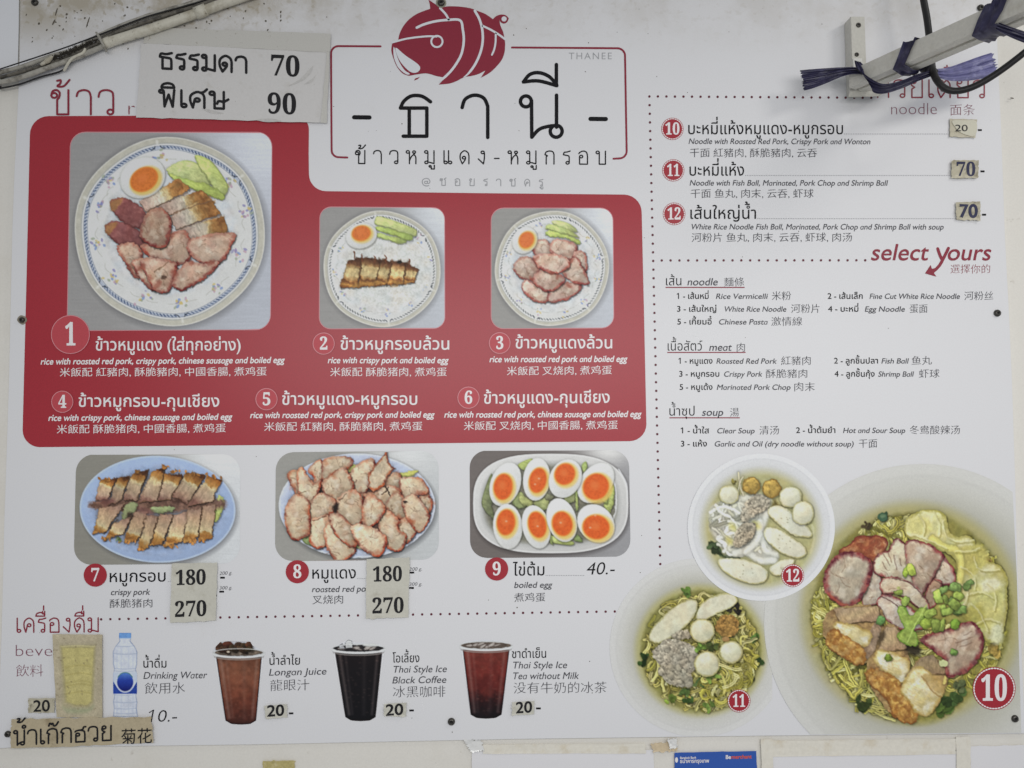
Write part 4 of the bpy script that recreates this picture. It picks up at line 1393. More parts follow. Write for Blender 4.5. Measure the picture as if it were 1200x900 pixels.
def bowl10():
    p = Pic(892, 540, 1204, 866, 890, 540, 2.768, (200, 200, 200), 22)
    bowl_base(p, 529, 524, 514, 495, 495, 330, (192, 192, 188), (174, 173, 158), (124, 118, 62), (166, 160, 112))
    p.clip = catmull(p.cv([(168, 520), (205, 400), (260, 300), (335, 215), (450, 180), (600, 180), (720, 270), (800, 400), (800, 580), (720, 720), (600, 835), (480, 850), (340, 808), (225, 680)]), 4, True)
    cols = [(196, 188, 98), (208, 200, 116), (178, 170, 80), (158, 152, 66), (214, 208, 134)]
    p.shape([(170, 520), (200, 400), (260, 300), (340, 220), (450, 180), (600, 180), (720, 280), (800, 400), (800, 580), (720, 720), (600, 830), (480, 850), (340, 800), (230, 680)], (146, 140, 74), tex=.15, tex_s=6, soft=10)
    p.noodles(230, 330, 620, 165, 215, cols, 1.6, 52, .16, .9, .22, strands=2)
    p.noodles(70, 205, 480, 40, 70, cols, 1.6, 30, .6, None)
    p.noodles(70, 440, 215, 90, 36, cols, 1.6, 32, .5, 0)
    p.noodles(60, 690, 640, 110, 110, cols, 1.5, 30, .5, None)
    p.noodles(20, 735, 300, 40, 40, cols, 1.4, 24, .6, None)
    for x, y, c, r in ((398, 185, (66, 90, 66), 18), (330, 785, (74, 88, 46), 26), (600, 805, (84, 106, 50), 34), (650, 760, (66, 86, 46), 30), (320, 670, (92, 90, 44), 14), (660, 720, (84, 92, 60), 22), (760, 620, (150, 128, 66), 24), (740, 330, (130, 112, 60), 14), (350, 215, (78, 66, 44), 12), (290, 600, (80, 80, 44), 10)):
        p.leaf(x, y, r, c, 6)
    p.ell(398, 183, 16, 14, 0, (70, 98, 74), shadow=.3)
    p.ell(400, 180, 9, 6, 0, (104, 128, 96), soft=2)
    # wonton
    p.shape([(470, 200), (500, 168), (560, 158), (605, 180), (620, 240), (690, 245), (710, 310), (780, 340), (805, 400), (800, 520), (770, 590), (730, 580), (690, 520), (650, 470), (640, 330), (560, 280), (480, 250)], (196, 191, 134), tex=.07, tex_s=7, rim=(158, 150, 78), rimw=5, shadow=.5, rough=1.6, rough_s=9, shade=.08, mix=(((212, 208, 168), .8, 12), ((172, 164, 92), .6, 9)))
    for pts, c in (([(560, 200), (590, 190), (600, 260), (570, 255)], (206, 200, 140)), ([(640, 290), (720, 270), (740, 330), (680, 370), (645, 340)], (182, 172, 96)), ([(690, 420), (740, 390), (790, 420), (790, 500), (730, 560), (690, 500)], (192, 188, 118)), ([(720, 390), (770, 380), (780, 410), (730, 425)], (212, 210, 178)), ([(750, 540), (785, 530), (788, 580), (760, 595)], (208, 206, 166)), ([(660, 480), (720, 470), (730, 540), (680, 520)], (170, 162, 84)), ([(480, 200), (540, 180), (560, 230), (500, 240)], (198, 192, 124))):
        p.shape(pts, c, soft=5, tex=.1, rough=1, alpha=.9)
    p.line([(560, 250), (600, 280), (640, 290), (655, 340), (648, 390)], 9, (204, 196, 112), soft=3, hi=.15, shadow=.25)
    for a in ([(600, 200), (612, 250), (650, 268), (700, 262)], [(500, 245), (560, 265), (610, 290)], [(700, 320), (720, 360), (780, 360)], [(680, 440), (720, 430), (760, 450)], [(700, 540), (740, 520), (780, 530)], [(520, 180), (540, 210), (535, 245)], [(570, 170), (590, 215), (585, 250)], [(640, 300), (690, 300), (720, 290)], [(660, 350), (700, 380), (705, 420)], [(740, 400), (770, 440), (765, 490)], [(690, 470), (720, 500), (745, 560)], [(650, 400), (680, 430), (670, 470)]):
        p.line(a, 1.8, (138, 130, 66), alpha=.6, soft=1.8)
        p.line([(x_ - 5, y_ - 6) for x_, y_ in a], 1.6, (222, 218, 176), alpha=.6, soft=2)
    # red pork: pale lean flesh, dark red glazed edge
    mx = (((206, 194, 168), .6, 10), ((152, 128, 106), .35, 8))
    R1, R2 = (98, 36, 46), (146, 66, 64)

    def red(pts, c, rw, rn=.4, **k):
        p.pork(pts, c, R1, rw, rim2=R2, grow=1.03, mix=mx, rimn=rn, rdir=k.pop('rdir', None), rough=1.4, rough_s=6, **k)
    p.shape([(258, 298), (290, 268), (330, 243), (388, 243), (418, 268), (404, 304), (376, 330), (345, 318), (290, 304)], (166, 104, 68), rough=2.2, rough_s=5, tex=.14, tex_s=4, rim=(112, 50, 42), rimw=4, shadow=.45, mix=(((190, 146, 108), .8, 6), ((132, 66, 48), .7, 6)))
    red([(350, 372), (378, 352), (398, 390), (396, 436), (382, 464), (346, 470), (332, 448)], (192, 180, 164), 2.5)
    red([(370, 332), (386, 304), (418, 290), (438, 258), (458, 258), (486, 292), (496, 342), (506, 404), (470, 394), (420, 378), (378, 366)], (196, 186, 158), 3.5, .8)
    for a in ([(402, 300), (410, 318), (424, 340)], [(418, 300), (430, 330)], [(436, 306), (442, 336), (446, 352)], [(398, 330), (412, 352)], [(456, 318), (460, 340)]):
        p.line(a, .9, (104, 74, 62), alpha=.7, soft=1.2)
    red([(588, 306), (628, 348), (636, 396), (602, 404), (562, 386), (576, 332)], (198, 180, 160), 5, .5)
    red([(473, 272), (500, 259), (548, 270), (594, 304), (588, 332), (562, 378), (530, 424), (502, 402), (482, 342)], (176, 154, 132), 4.5, .6, rdir=(.2, -.8))
    red([(534, 444), (560, 388), (592, 394), (584, 442), (552, 480)], (164, 136, 112), 3)
    red([(213, 368), (234, 324), (275, 297), (332, 306), (364, 334), (358, 384), (338, 434), (302, 468), (274, 474), (243, 454), (212, 416)], (184, 172, 150), 9, .55)
    p.line([(226, 430), (252, 456), (284, 470)], 2.6, (176, 92, 70), soft=2.4, alpha=.8)
    red([(394, 390), (430, 377), (482, 393), (534, 440), (549, 494), (512, 474), (452, 434), (400, 430)], (190, 176, 150), 2.5, .8)
    red([(382, 468), (398, 434), (430, 438), (482, 470), (534, 522), (514, 550), (450, 544), (412, 514)], (194, 182, 168), 4, .7)
    for a in ([(404, 432), (450, 436), (516, 478), (546, 500)], [(430, 380), (484, 396), (534, 444)], [(560, 386), (540, 416), (526, 440)], [(390, 440), (420, 452), (470, 492)], [(566, 386), (600, 404)]):
        p.line(a, 1.3, (70, 40, 40), alpha=.7, soft=1.3)
    # crispy pork: lean, fat, golden rind
    lean = [(0, (166, 142, 112)), (.5, (182, 158, 118)), (1, (168, 138, 108))]
    def fat(pts):
        p.shape(pts, (204, 190, 142), rough=1.4, tex=.06, tex_s=5, rim=(178, 152, 86), rimw=4, soft=2, shadow=.15, shade=.08, fiber=(.06, .5), mix=(((222, 218, 200), .8, 9), ((196, 178, 112), .5, 7)))
    def rind(pts):
        p.shape(pts, (170, 122, 60), rough=2.2, rough_s=4, tex=.12, tex_s=3.5, rim=(122, 78, 42), rimw=3, shadow=.22, soft=1.4, rdir=(-.4, .6), mix=(((206, 168, 92), .9, 4), ((136, 88, 46), .6, 5), ((214, 190, 130), .35, 7)))
    for b_ in ([(226, 486), (388, 474), (394, 560), (346, 660), (222, 600)], [(384, 552), (448, 538), (488, 640), (484, 716), (512, 815), (440, 832), (348, 700)], [(458, 744), (528, 636), (612, 690), (562, 816), (500, 810)]):
        p.shape(b_, (158, 130, 88), rough=1.6, tex=.12, shadow=.45, shw=2, mix=(((190, 160, 104), .7, 6), ((126, 96, 66), .6, 5)))
    p.slab([(238, 478), (384, 472), (392, 520), (262, 528)], lean, tex=.10, rim=(130, 104, 78))
    p.shape([(352, 566), (388, 500), (394, 540), (378, 604), (346, 646), (336, 606)], (150, 126, 102), rough=1.6, tex=.12, shadow=.3, fiber=(.10, 1.2), mix=(((176, 154, 128), .6, 6),))
    fat([(236, 540), (264, 522), (346, 548), (366, 570), (340, 606), (286, 582)])
    rind([(216, 578), (238, 542), (286, 572), (334, 604), (348, 644), (320, 664), (268, 638), (222, 604)])
    p.slab([(410, 540), (444, 537), (482, 610), (384, 622)], lean, tex=.10, rim=(140, 114, 80))
    fat([(372, 650), (388, 612), (432, 622), (482, 644), (484, 700), (460, 722), (420, 694)])
    rind([(342, 692), (372, 672), (440, 700), (470, 742), (514, 812), (502, 852), (440, 836), (408, 772), (358, 726)])
    p.slab([(528, 636), (562, 630), (612, 690), (470, 700)], lean, tex=.10, rim=(120, 92, 66))
    fat([(458, 744), (490, 680), (528, 668), (572, 706), (600, 738), (562, 816), (518, 822), (476, 772)])
    p.shape([(528, 700), (560, 690), (602, 722), (596, 756), (560, 742)], (176, 148, 92), rough=1.2, tex=.1, soft=3, alpha=.8)
    p.line([(526, 700), (562, 748), (588, 766)], 1.8, (150, 114, 62), alpha=.7, soft=1.6)
    p.ell(500, 615, 26, 18, 20, (44, 38, 32), soft=5, alpha=.85, rough=2)
    p.ell(395, 575, 10, 24, 20, (66, 54, 42), soft=4, alpha=.7, rough=2)
    # right-hand slice
    red([(522, 582), (560, 558), (612, 545), (642, 532), (692, 526), (724, 574), (718, 624), (682, 674), (620, 702), (603, 682), (596, 642), (558, 612)], (172, 148, 126), 8, .55)
    for a in ([(636, 590), (662, 582), (690, 574)], [(648, 606), (690, 592)], [(664, 566), (690, 556)]):
        p.line(a, .9, (106, 74, 60), alpha=.6, soft=1.2)
    # herbs
    g1, g2 = (146, 166, 80), (106, 130, 72)
    p.shape([(450, 480), (470, 470), (490, 500), (520, 480), (545, 478), (530, 520), (500, 545), (515, 580), (508, 605), (480, 598), (450, 580), (448, 560), (470, 545), (460, 520)], g1, rough=2.0, rough_s=5, tex=.2, tex_s=4, shadow=.35, rim=(104, 140, 50), rimw=2)
    p.line([(540, 470), (500, 540), (480, 590)], 1.5, (176, 198, 102))
    for x, y, c in ((478, 365, (158, 182, 70)), (490, 355, (172, 190, 82)), (455, 415, g1), (600, 420, g2), (635, 415, g2), (680, 415, g2), (575, 445, g1), (600, 450, g1), (625, 455, g2), (590, 480, g1), (615, 490, g1), (640, 490, g2), (660, 465, (120, 148, 78)), (545, 530, (160, 182, 76)), (570, 535, g1), (600, 520, g1), (395, 510, (96, 134, 74)), (640, 520, (128, 160, 62)), (625, 625, (110, 140, 72)), (420, 635, (136, 162, 62)), (465, 455, g1), (650, 440, g1), (560, 500, g1), (630, 470, g1)):
        c = (np.array(c) * (.82 + .36 * p.rng.rand())).tolist()
        w_, h_, t_ = 12 + 12 * p.rng.rand(), 9 + 8 * p.rng.rand(), p.rng.rand() * 6.28
        p.shape(superell(0, 0, w_, h_, .6, 16) @ np.array([[math.cos(t_), math.sin(t_)], [-math.sin(t_), math.cos(t_)]]) + (x + p.rng.randn() * 6, y + p.rng.randn() * 6), c, smooth=False, shadow=.35, shw=1.2, rough=1.0, rough_s=3,
                rim=[v * .7 for v in c], rimw=1.6, tex=.2, tex_s=3, shade=.2)
        p.ell(x - 3, y - 4, 7, 4, p.rng.rand() * 180, [min(v * 1.22, 214) for v in c], soft=2, alpha=.7)
    p.ell(598, 658, 15, 12, 20, (194, 200, 146), shadow=.3)
    p.ell(600, 712, 5, 14, 10, (206, 190, 110), shadow=.2)
    p.organic(490, 505, 345, 350, 1.2, 8, .08)
    poly = on_board(circ(529 / 2.768 + 890, 524 / 2.768 + 540, 514 / 2.768, 160))
    p.build('noodle_bowl_picture', poly, L2, board, shear=-.012, label='large printed cut-out photo of egg noodles with red pork, crispy pork and wonton')


def bowl12():
    p = Pic(802, 528, 984, 712, 800, 525, 4.865, (200, 200, 200), 23)
    bowl_base(p, 448, 452, 420, 446, 462, 316, (203, 204, 206), (190, 191, 186), (176, 172, 124), (184, 182, 158), .4)
    p.shape(circ(446, 465, 300, 50, 308), (178, 174, 122), smooth=False, soft=12, tex=.1, tex_s=8)
    p.shape([(150, 545), (180, 535), (230, 600), (340, 628), (250, 630), (180, 600)], (62, 72, 46), rough=2, tex=.4, tex_s=3, soft=2)
    p.leaf(190, 575, 34, (70, 86, 56), 7)
    p.leaf(290, 190, 16, (140, 132, 70), 4)
    p.shape([(520, 300), (560, 330), (690, 450), (640, 500), (560, 440), (500, 380)], (120, 110, 62), rough=2, tex=.3, soft=3)
    p.clip = catmull(p.cv([(150, 380), (180, 320), (260, 290), (330, 270), (440, 260), (500, 300), (480, 380), (450, 440), (520, 600), (540, 620), (480, 655), (380, 620), (260, 615), (200, 540), (160, 480)]), 4, True)
    cols = [(206, 204, 186), (216, 214, 200), (196, 194, 170), (210, 208, 190)]
    p.shape([(150, 380), (180, 320), (260, 290), (330, 270), (440, 260), (500, 300), (480, 380), (450, 440), (520, 600), (540, 620), (480, 655), (380, 620), (260, 615), (200, 540), (160, 480)], (204, 203, 188), tex=.08, tex_s=7, soft=5, rough=2, rough_s=10, shadow=.2)
    p.noodles(60, 290, 460, 120, 150, cols, 3.6, 46, .25, None, .10, strands=1)
    for a in ([(480, 370), (450, 450), (390, 560), (300, 600)], [(450, 500), (470, 580), (530, 610)], [(380, 600), (440, 640), (520, 640)], [(440, 420), (430, 520), (360, 590)]):
        p.line(a, 8, (212, 211, 198), soft=3.5, hi=.1, shadow=.18, shw=2)
    p.line([(318, 140), (325, 200), (345, 270)], 1.8, (206, 200, 170), shadow=.2)
    p.line([(345, 165), (330, 190), (315, 250)], 1.5, (206, 200, 170), shadow=.2)
    for x, y in ((285, 450), (265, 530), (420, 440)):
        p.ell(x, y, 26, 16, 40, (198, 190, 96), soft=6, alpha=.7)
    p.mince([(330, 400), (345, 340), (390, 280), (440, 262), (495, 300), (480, 350), (420, 380), (360, 420)], (186, 176, 154), 80, 12)
    p.mince([(290, 540), (310, 470), (350, 425), (410, 435), (410, 490), (370, 540), (320, 568)], (182, 170, 146), 70, 12)
    for pts in ([(485, 365), (520, 330), (580, 340), (680, 410), (740, 490), (700, 510), (620, 490), (530, 420)], [(460, 490), (490, 450), (560, 470), (690, 560), (700, 610), (650, 630), (570, 600), (500, 550)], [(200, 640), (280, 628), (400, 650), (480, 700), (470, 760), (400, 775), (310, 750), (230, 700)], [(490, 690), (560, 640), (640, 640), (600, 690), (540, 730)]):
        p.shape(pts, (208, 206, 184), tex=.04, tex_s=5, rim=(180, 172, 118), rimw=2.4, shadow=.4, soft=1.2, rdir=(.3, .7), shade=.05)
        c = np.array(pts, float)
        for _ in range(7):
            q = c.mean(0) + p.rng.randn(2) * (c.max(0) - c.min(0)) * .14
            p.ell(q[0], q[1], 4, 3, 0, (150, 146, 120), soft=1, alpha=.7)
    for x, y, rx, ry in ((392, 215, 52, 50), (506, 232, 54, 56)):
        p.ell(x, y, rx, ry, 0, (180, 150, 76), rough=1.2, tex=.25, tex_s=4, rim=(132, 104, 48), rimw=3, shadow=.4, shade=.15)
    for x, y, rx, ry, rot in ((263, 266, 56, 54, 20), (615, 280, 64, 60, 10), (685, 370, 62, 66, 20)):
        p.shape(superell(x, y, rx, ry, .85, 24), (206, 203, 176), smooth=False, shade=.12, rim=(172, 166, 120), rimw=2.6, rimn=.4, shadow=.45, tex=.04)
        p.ell(x - rx * .2, y - ry * .3, rx * .45, ry * .3, 0, (220, 218, 200), soft=6, alpha=.7)
    p.line([(740, 440), (748, 520), (730, 600)], 2, (200, 196, 160), soft=2, alpha=.7)
    p.organic(446, 462, 318, 318, .9, 6, .05)
    poly = circ(448 / 4.865 + 800, 452 / 4.865 + 525, 420 / 4.865, 110)
    p.build('noodle_bowl_picture', poly, L3, board, label='printed cut-out photo of white noodle soup with fish balls')


bowl11()
bowl10()
bowl12()


# ------------------------------------------------------------------ printed drinks
def cup(x0, zy, zx, top, bot, rim_y, kind, seed, label):
    """a takeaway cup cut out of its photo; zoom coords with origin (x0, 740), zoom 5.4545"""
    z = 5.4545
    xl, xr, bl, br, yb = zx[0], zx[1], bot[0], bot[1], bot[2]
    p = Pic(x0 + xl / z - 8, 744, x0 + xr / z + 8, 852, x0, 740, z, (203, 205, 211), seed)
    body = [(xl + 24, rim_y + 24), (xr - 24, rim_y + 24), (br, yb - 26), ((bl + br) / 2 + 60, yb - 4), ((bl + br) / 2, yb), ((bl + br) / 2 - 60, yb - 4), (bl, yb - 26)]
    stops = {'longan': [(0, (92, 60, 46)), (.25, (122, 80, 62)), (.6, (108, 62, 48)), (.85, (84, 48, 40)), (1, (62, 38, 34))],
             'coffee': [(0, (34, 28, 30)), (.3, (28, 25, 28)), (1, (22, 22, 26))],
             'tea': [(0, (110, 58, 50)), (.35, (102, 44, 40)), (.6, (82, 36, 34)), (.78, (44, 26, 28)), (1, (26, 22, 26))]}[kind]
    p.shape(body, (0, 0, 0), smooth=False, stops=stops, axis=((0, rim_y), (0, yb)), tex={'coffee': .05}.get(kind, .13), tex_s=5, rim=(40, 30, 30), rimw=1.6, rimn=.4)
    if kind != 'coffee':
        for _ in range(14):
            x, y = (xl + xr) / 2 + p.rng.randn() * 60, rim_y + 60 + p.rng.rand() * 240
            p.ell(x, y, 26, 16, p.rng.rand() * 180, [(150, 98, 74), (134, 66, 54)][kind == 'tea'], soft=6, alpha=.22)
    cx, rx = (xl + xr) / 2, (xr - xl) / 2
    for fx, wd, al in ((.10, 3.0, .30), (.22, 1.6, .16), (.90, 2.4, .26), (.62, 4.0, .08)):
        a_, b_ = (xl + 26 + fx * (xr - xl - 52), rim_y + 46), (bl + 6 + fx * (br - bl - 12), yb - 46)
        p.line([a_, b_], wd, (176, 160, 152), smooth=False, soft=3.5, alpha=al)
    for _ in range(40):
        t_ = p.rng.rand()
        f_ = p.rng.rand()
        x_ = (xl + 30) * (1 - t_) + (bl + 8) * t_ + f_ * ((xr - xl - 60) * (1 - t_) + (br - bl - 16) * t_)
        p.ell(x_, rim_y + 40 + t_ * (yb - rim_y - 80), 4 + 5 * p.rng.rand(), 3, 0, (150, 120, 106), soft=2, alpha=.16)
    p.ell(cx, rim_y, rx, 32, 0, (188, 190, 190), rim=(150, 152, 152), rimw=1.3, rimn=.3)
    p.ell(cx, rim_y - 3, rx - 14, 22, 0, (98, 88, 80) if kind != 'coffee' else (44, 42, 44), rough=.8, tex=.2)
    if kind == 'longan':
        p.ell(cx, rim_y - 4, rx - 20, 16, 0, (120, 108, 96), rough=1, tex=.35, tex_s=3)
        for x, y, a, b in ((100, 100, 34, 28), (150, 88, 36, 26), (185, 110, 36, 24), (220, 92, 34, 24), (255, 100, 32, 26), (285, 88, 26, 26), (130, 118, 40, 18), (240, 118, 40, 18), (100, 120, 30, 14), (285, 115, 30, 16)):
            p.ell(x, y, a, b, p.rng.rand() * 40, (62 + p.rng.rand() * 16, 46 + p.rng.rand() * 10, 38), rough=1.0, rough_s=3, tex=.2, shade=.35, shadow=.3)
        p.ell(150, 130, 10, 7, 0, (186, 176, 160), soft=1.5)
    else:
        for k in range(9 if kind == 'tea' else 6):
            x = cx + (p.rng.rand() - .5) * (rx * 1.4)
            p.ell(x, rim_y - 4 + p.rng.randn() * 5, 26, 10, p.rng.randn() * 18, (176, 170, 164), soft=2, alpha=.8, rough=.8, rim=(90, 80, 76), rimw=1.2)
        if kind == 'coffee':
            p.shape([(896, 72), (915, 52), (942, 60), (945, 105), (900, 108)], (196, 198, 198), tex=.15, rim=(96, 96, 98), rimw=1.2, smooth=False, shade=.1)
            p.shape([(855, 90), (880, 76), (898, 110), (862, 112)], (168, 170, 172), tex=.2, rim=(90, 90, 94), rimw=1.2, smooth=False)
            p.ell(1060, 86, 50, 12, 0, (196, 198, 196), soft=2, rough=.6)
    fr = [(cx + rx * math.cos(t), rim_y + 28 * math.sin(t)) for t in np.linspace(.12, math.pi - .12, 14)]
    p.line(fr, 2.6, (196, 198, 198), hi=.12)
    p.line([(x, y + 14) for x, y in fr[1:-1]], 1.6, (150, 146, 142), alpha=.7)
    p.line([(x, y - 16) for x, y in [(cx + (rx - 6) * math.cos(t), rim_y + 26 * -math.sin(t) + 14) for t in np.linspace(.2, math.pi - .2, 14)]], 1.0, (206, 208, 208), alpha=.8)
    pt = np.array(top + [(xr, rim_y), (xr - 12, rim_y + 26), (br, yb - 26), ((bl + br) / 2 + 60, yb - 4), ((bl + br) / 2, yb), ((bl + br) / 2 - 60, yb - 4), (bl, yb - 26), (xl + 12, rim_y + 26), (xl, rim_y)], float)
    p.build('drink_picture', p.cv(pt), L1, board, step=.6, label=label)


cup(240, 0, (48, 388), [(60, 112), (72, 95), (100, 66), (150, 62), (200, 74), (240, 68), (290, 64), (306, 92), (340, 108)], (132, 328, 596), 138, 'longan', 31, 'printed photo of a brown longan juice cup with fruit on top')
cup(240, 0, (808, 1158), [(840, 92), (870, 76), (900, 58), (920, 52), (945, 60), (950, 80), (1040, 70), (1110, 78)], (898, 1092, 574), 110, 'coffee', 32, 'printed photo of a black iced coffee cup')
cup(520, 0, (98, 444), [(130, 68), (200, 56), (270, 53), (350, 58), (410, 72)], (172, 370, 558), 92, 'tea', 33, 'printed photo of a dark red iced tea cup')


def bottle():
    z = 5.4545
    p = Pic(128, 738, 168, 846, 0, 720, z, (203, 206, 213), 34)
    out = [(762, 118), (838, 118), (838, 150), (834, 170), (862, 205), (878, 240), (876, 320), (868, 350), (876, 380), (876, 500), (870, 520), (878, 560), (874, 600), (882, 655), (722, 655), (728, 600), (722, 560), (730, 520), (722, 500), (722, 380), (730, 350), (722, 320), (720, 240), (736, 205), (764, 170), (760, 150)]
    p.shape(out, (196, 201, 212), smooth=False, tex=.06, tex_s=4, rim=(140, 152, 176), rimw=1.5, rimn=.5)
    for y in (200, 250, 345, 360, 512, 560, 600, 630):
        p.line([(728, y), (800, y + 5), (872, y)], .9, (158, 168, 186), alpha=.7)
    for x in (748, 775, 822, 850):
        p.line([(x, 190 + abs(x - 800) * .8), (x, 345)], 1.2, (180, 188, 202), alpha=.6, soft=1.5)
        p.line([(x, 520), (x, 650)], 1.2, (176, 184, 198), alpha=.6, soft=1.5)
    p.shape([(724, 370), (876, 370), (876, 505), (724, 505)], (186, 196, 216), smooth=False, soft=1.2)
    p.shape([(724, 430), (750, 470), (800, 498), (850, 470), (876, 430), (876, 507), (724, 507)], (48, 74, 152), smooth=False, tex=.1)
    p.ell(800, 435, 58, 66, 0, (200, 206, 216), soft=1.2)
    p.ell(800, 432, 52, 60, 0, (42, 66, 156), stops=[(0, (92, 130, 196)), (.45, (44, 66, 152)), (1, (26, 36, 106))], axis=((800, 375), (800, 490)), soft=1.5)
    p.line([(754, 400), (775, 378), (800, 372), (825, 378), (846, 400)], 1, (60, 110, 110), alpha=.8)
    p.shape([(760, 118), (838, 118), (838, 150), (762, 150)], (120, 162, 212), smooth=False, tex=.1, rim=(82, 120, 178), rimw=1.2)
    for x in range(768, 836, 10):
        p.line([(x, 120), (x, 148)], .6, (90, 130, 190), alpha=.6)
    p.line([(764, 152), (836, 152)], 1, (150, 180, 214))
    p.build('drink_picture', p.cv(np.array(out, float)), L1, board, step=.55, label='printed photo of a clear water bottle with blue round label')


bottle()

# ------------------------------------------------------------------ pig logo, frame and shop title
Z = 6.667
zl = lambda *p: np.array(p, float) / Z + np.array([440, 0])
fl = Flat(L1)
body = catmull(zl((178, 312), (188, 265), (215, 208), (262, 152), (330, 105), (428, 68)), 4).tolist() \
    + zl((424, 30), (413, -4), (440, 14), (470, 34), (505, 64)).tolist() \
    + catmull(zl((505, 64), (560, 50), (650, 51), (740, 64), (795, 84), (860, 110), (918, 150)), 4).tolist() \
    + catmull(zl((918, 150), (940, 128), (975, 114), (1010, 116), (1030, 128)), 4).tolist() + zl((1042, 144)).tolist() \
    + catmull(zl((1042, 144), (1028, 172), (1004, 184), (978, 172), (968, 150)), 4).tolist() \
    + catmull(zl((968, 150), (976, 200), (996, 245), (1006, 290), (1013, 340), (1008, 410), (985, 470), (940, 525), (890, 570), (822, 608)), 4).tolist() \
    + catmull(zl((860, 550), (800, 580), (740, 595), (694, 602), (640, 630), (580, 652), (494, 661)), 4).tolist() \
    + catmull(zl((545, 606), (480, 595), (430, 580), (390, 573), (330, 580), (262, 592)), 4).tolist() \
    + catmull(zl((262, 592), (215, 575), (170, 525), (140, 455), (124, 395), (130, 342)), 4).tolist()
fl.poly(np.array(body), M_maroon)
fl.poly(zl((300, 630), (312, 612), (348, 600), (330, 618)), M_maroon)
wst = [(zl((130, 332), (230, 305), (330, 290), (420, 283), (478, 286)), 2.2), (zl((322, 216), (380, 190), (470, 166), (560, 156), (660, 158), (682, 230), (690, 320), (672, 420), (630, 500), (580, 565), (520, 622), (500, 640)), 2.9),
       (zl((505, 64), (548, 110), (572, 152)), 2.6), (zl((776, 84), (812, 150), (834, 230), (838, 320), (820, 410), (780, 500), (730, 570), (690, 604)), 2.9), (zl((838, 202), (900, 232), (960, 268), (1012, 306)), 2.4), (zl((940, 262), (938, 330), (928, 385), (910, 428)), 2.2)]
for pts, w in wst:
    n = len(catmull(pts, 5))
    ww = np.full(n, w)
    if len(pts) > 6:
        ww[-8:] = np.linspace(w, .8, 8)
    v, f = fill(ribbon2(catmull(pts, 5), ww, False, 4))
    fl.add(v, f, M_paper, .0003)
fl.add(*fill(ribbon2(circ(*zl((480, 324))[0], 6.6, 24), 2.2, True)), M_paper, .0005)
fl.poly(catmull(zl((160, 372), (230, 430), (320, 492), (350, 530), (325, 565), (270, 560), (200, 490), (165, 420)), 4, True), M_paper, .0003)
fl.poly(catmull(zl((140, 375), (150, 378), (180, 470), (225, 545), (268, 576), (240, 580), (180, 530), (145, 450)), 4, True), M_paper, .0003)
fl.poly(circ(*zl((1005, 148))[0], 3.0, 20), M_paper, .0003)
fl.build('pig_logo', board, label='dark red pig logo drawn with white lines')

fl = Flat(L1)
fl.strokes([np.array([(446, 54.3), (397, 54)] + arc(396.5, 62.5, 8.5, 270, 180) + [(388.2, 120), (388.6, 176)] + arc(396.8, 176, 8.2, 180, 90) + [(407, 184.6)])], 2.3, M_maroon)
fl.build('logo_frame', board)
fl = Flat(L1)
fl.strokes([np.array([(600, 55.6), (722, 56.5)] + arc(723.5, 65.5, 9, 270, 360) + [(733.4, 120), (734.4, 177)] + arc(725.8, 177, 8.6, 0, 90) + [(719, 186)])], 2.3, M_maroon)
fl.build('logo_frame', board)

fl = Flat(L1)
T = lambda *p: np.array(p, float)
ti = [[catmull(T((469.3, 126.5), (473, 119), (480, 113.3), (487.5, 111.8), (496, 113.4), (504.5, 119.3)), 5), T((469.3, 126.6), (500.2, 126.6)), T((500.2, 126.6), (500.2, 159.6)), T((472.5, 159.6), (500.2, 159.6)), T((479.6, 127), (479.6, 159.6))],
      [catmull(T((541.6, 126), (544.6, 117), (552, 112.3), (560, 111.8), (567.5, 115.6), (571.6, 124.5)), 5), T((571.6, 124.5), (571.6, 161))],
      [(circ(616.3, 118.8, 6.4, 22),), T((622.9, 118), (623.2, 160.8)), catmull(T((623.4, 160.6), (632, 151.5), (644, 147.8), (652, 147.4)), 5), (circ(651.8, 153.8, 7, 22),), T((652.2, 111.5), (652.2, 149))],
      [catmull(T((613.4, 96), (621, 87.2), (632, 85.2), (644, 90), (652.6, 100)), 5), catmull(T((613.4, 96), (631, 94.8), (652.6, 100.4)), 5), T((652, 75.6), (652, 100))]]
for g in ti:
    fl = Flat(L1)
    fl.strokes(g, 4.2, M_black)
    fl.build('title_letter', board)
for q in (T((415, 137.4), (433, 137.6)), T((692, 139.3), (710, 139.5))):
    fl = Flat(L1)
    fl.strokes([q], 5, M_black)
    fl.build('title_dash', board)
fl = Flat(L1)
looped(fl, 'ข้าวหมูแดง-หมูกรอบ', 416.5, 709.5, 191.6, 15.3, M_black, 192.4, sw=1.5, track=.42)
fl.build('subtitle_line', board)
fl = Flat(L1)
looped(fl, '@ซอยราชครู', 494.5, 636, 217, 8, M_lgrey, 218.2, sw=1.0, track=.9)
fl.build('subtitle_line', board)
fl = Flat(L1)
text(fl, 'THANEE', 666.5, 717, 69.4, 11.4, M_lgrey, track=.12, w=-.012)
fl.build('subtitle_line', board)

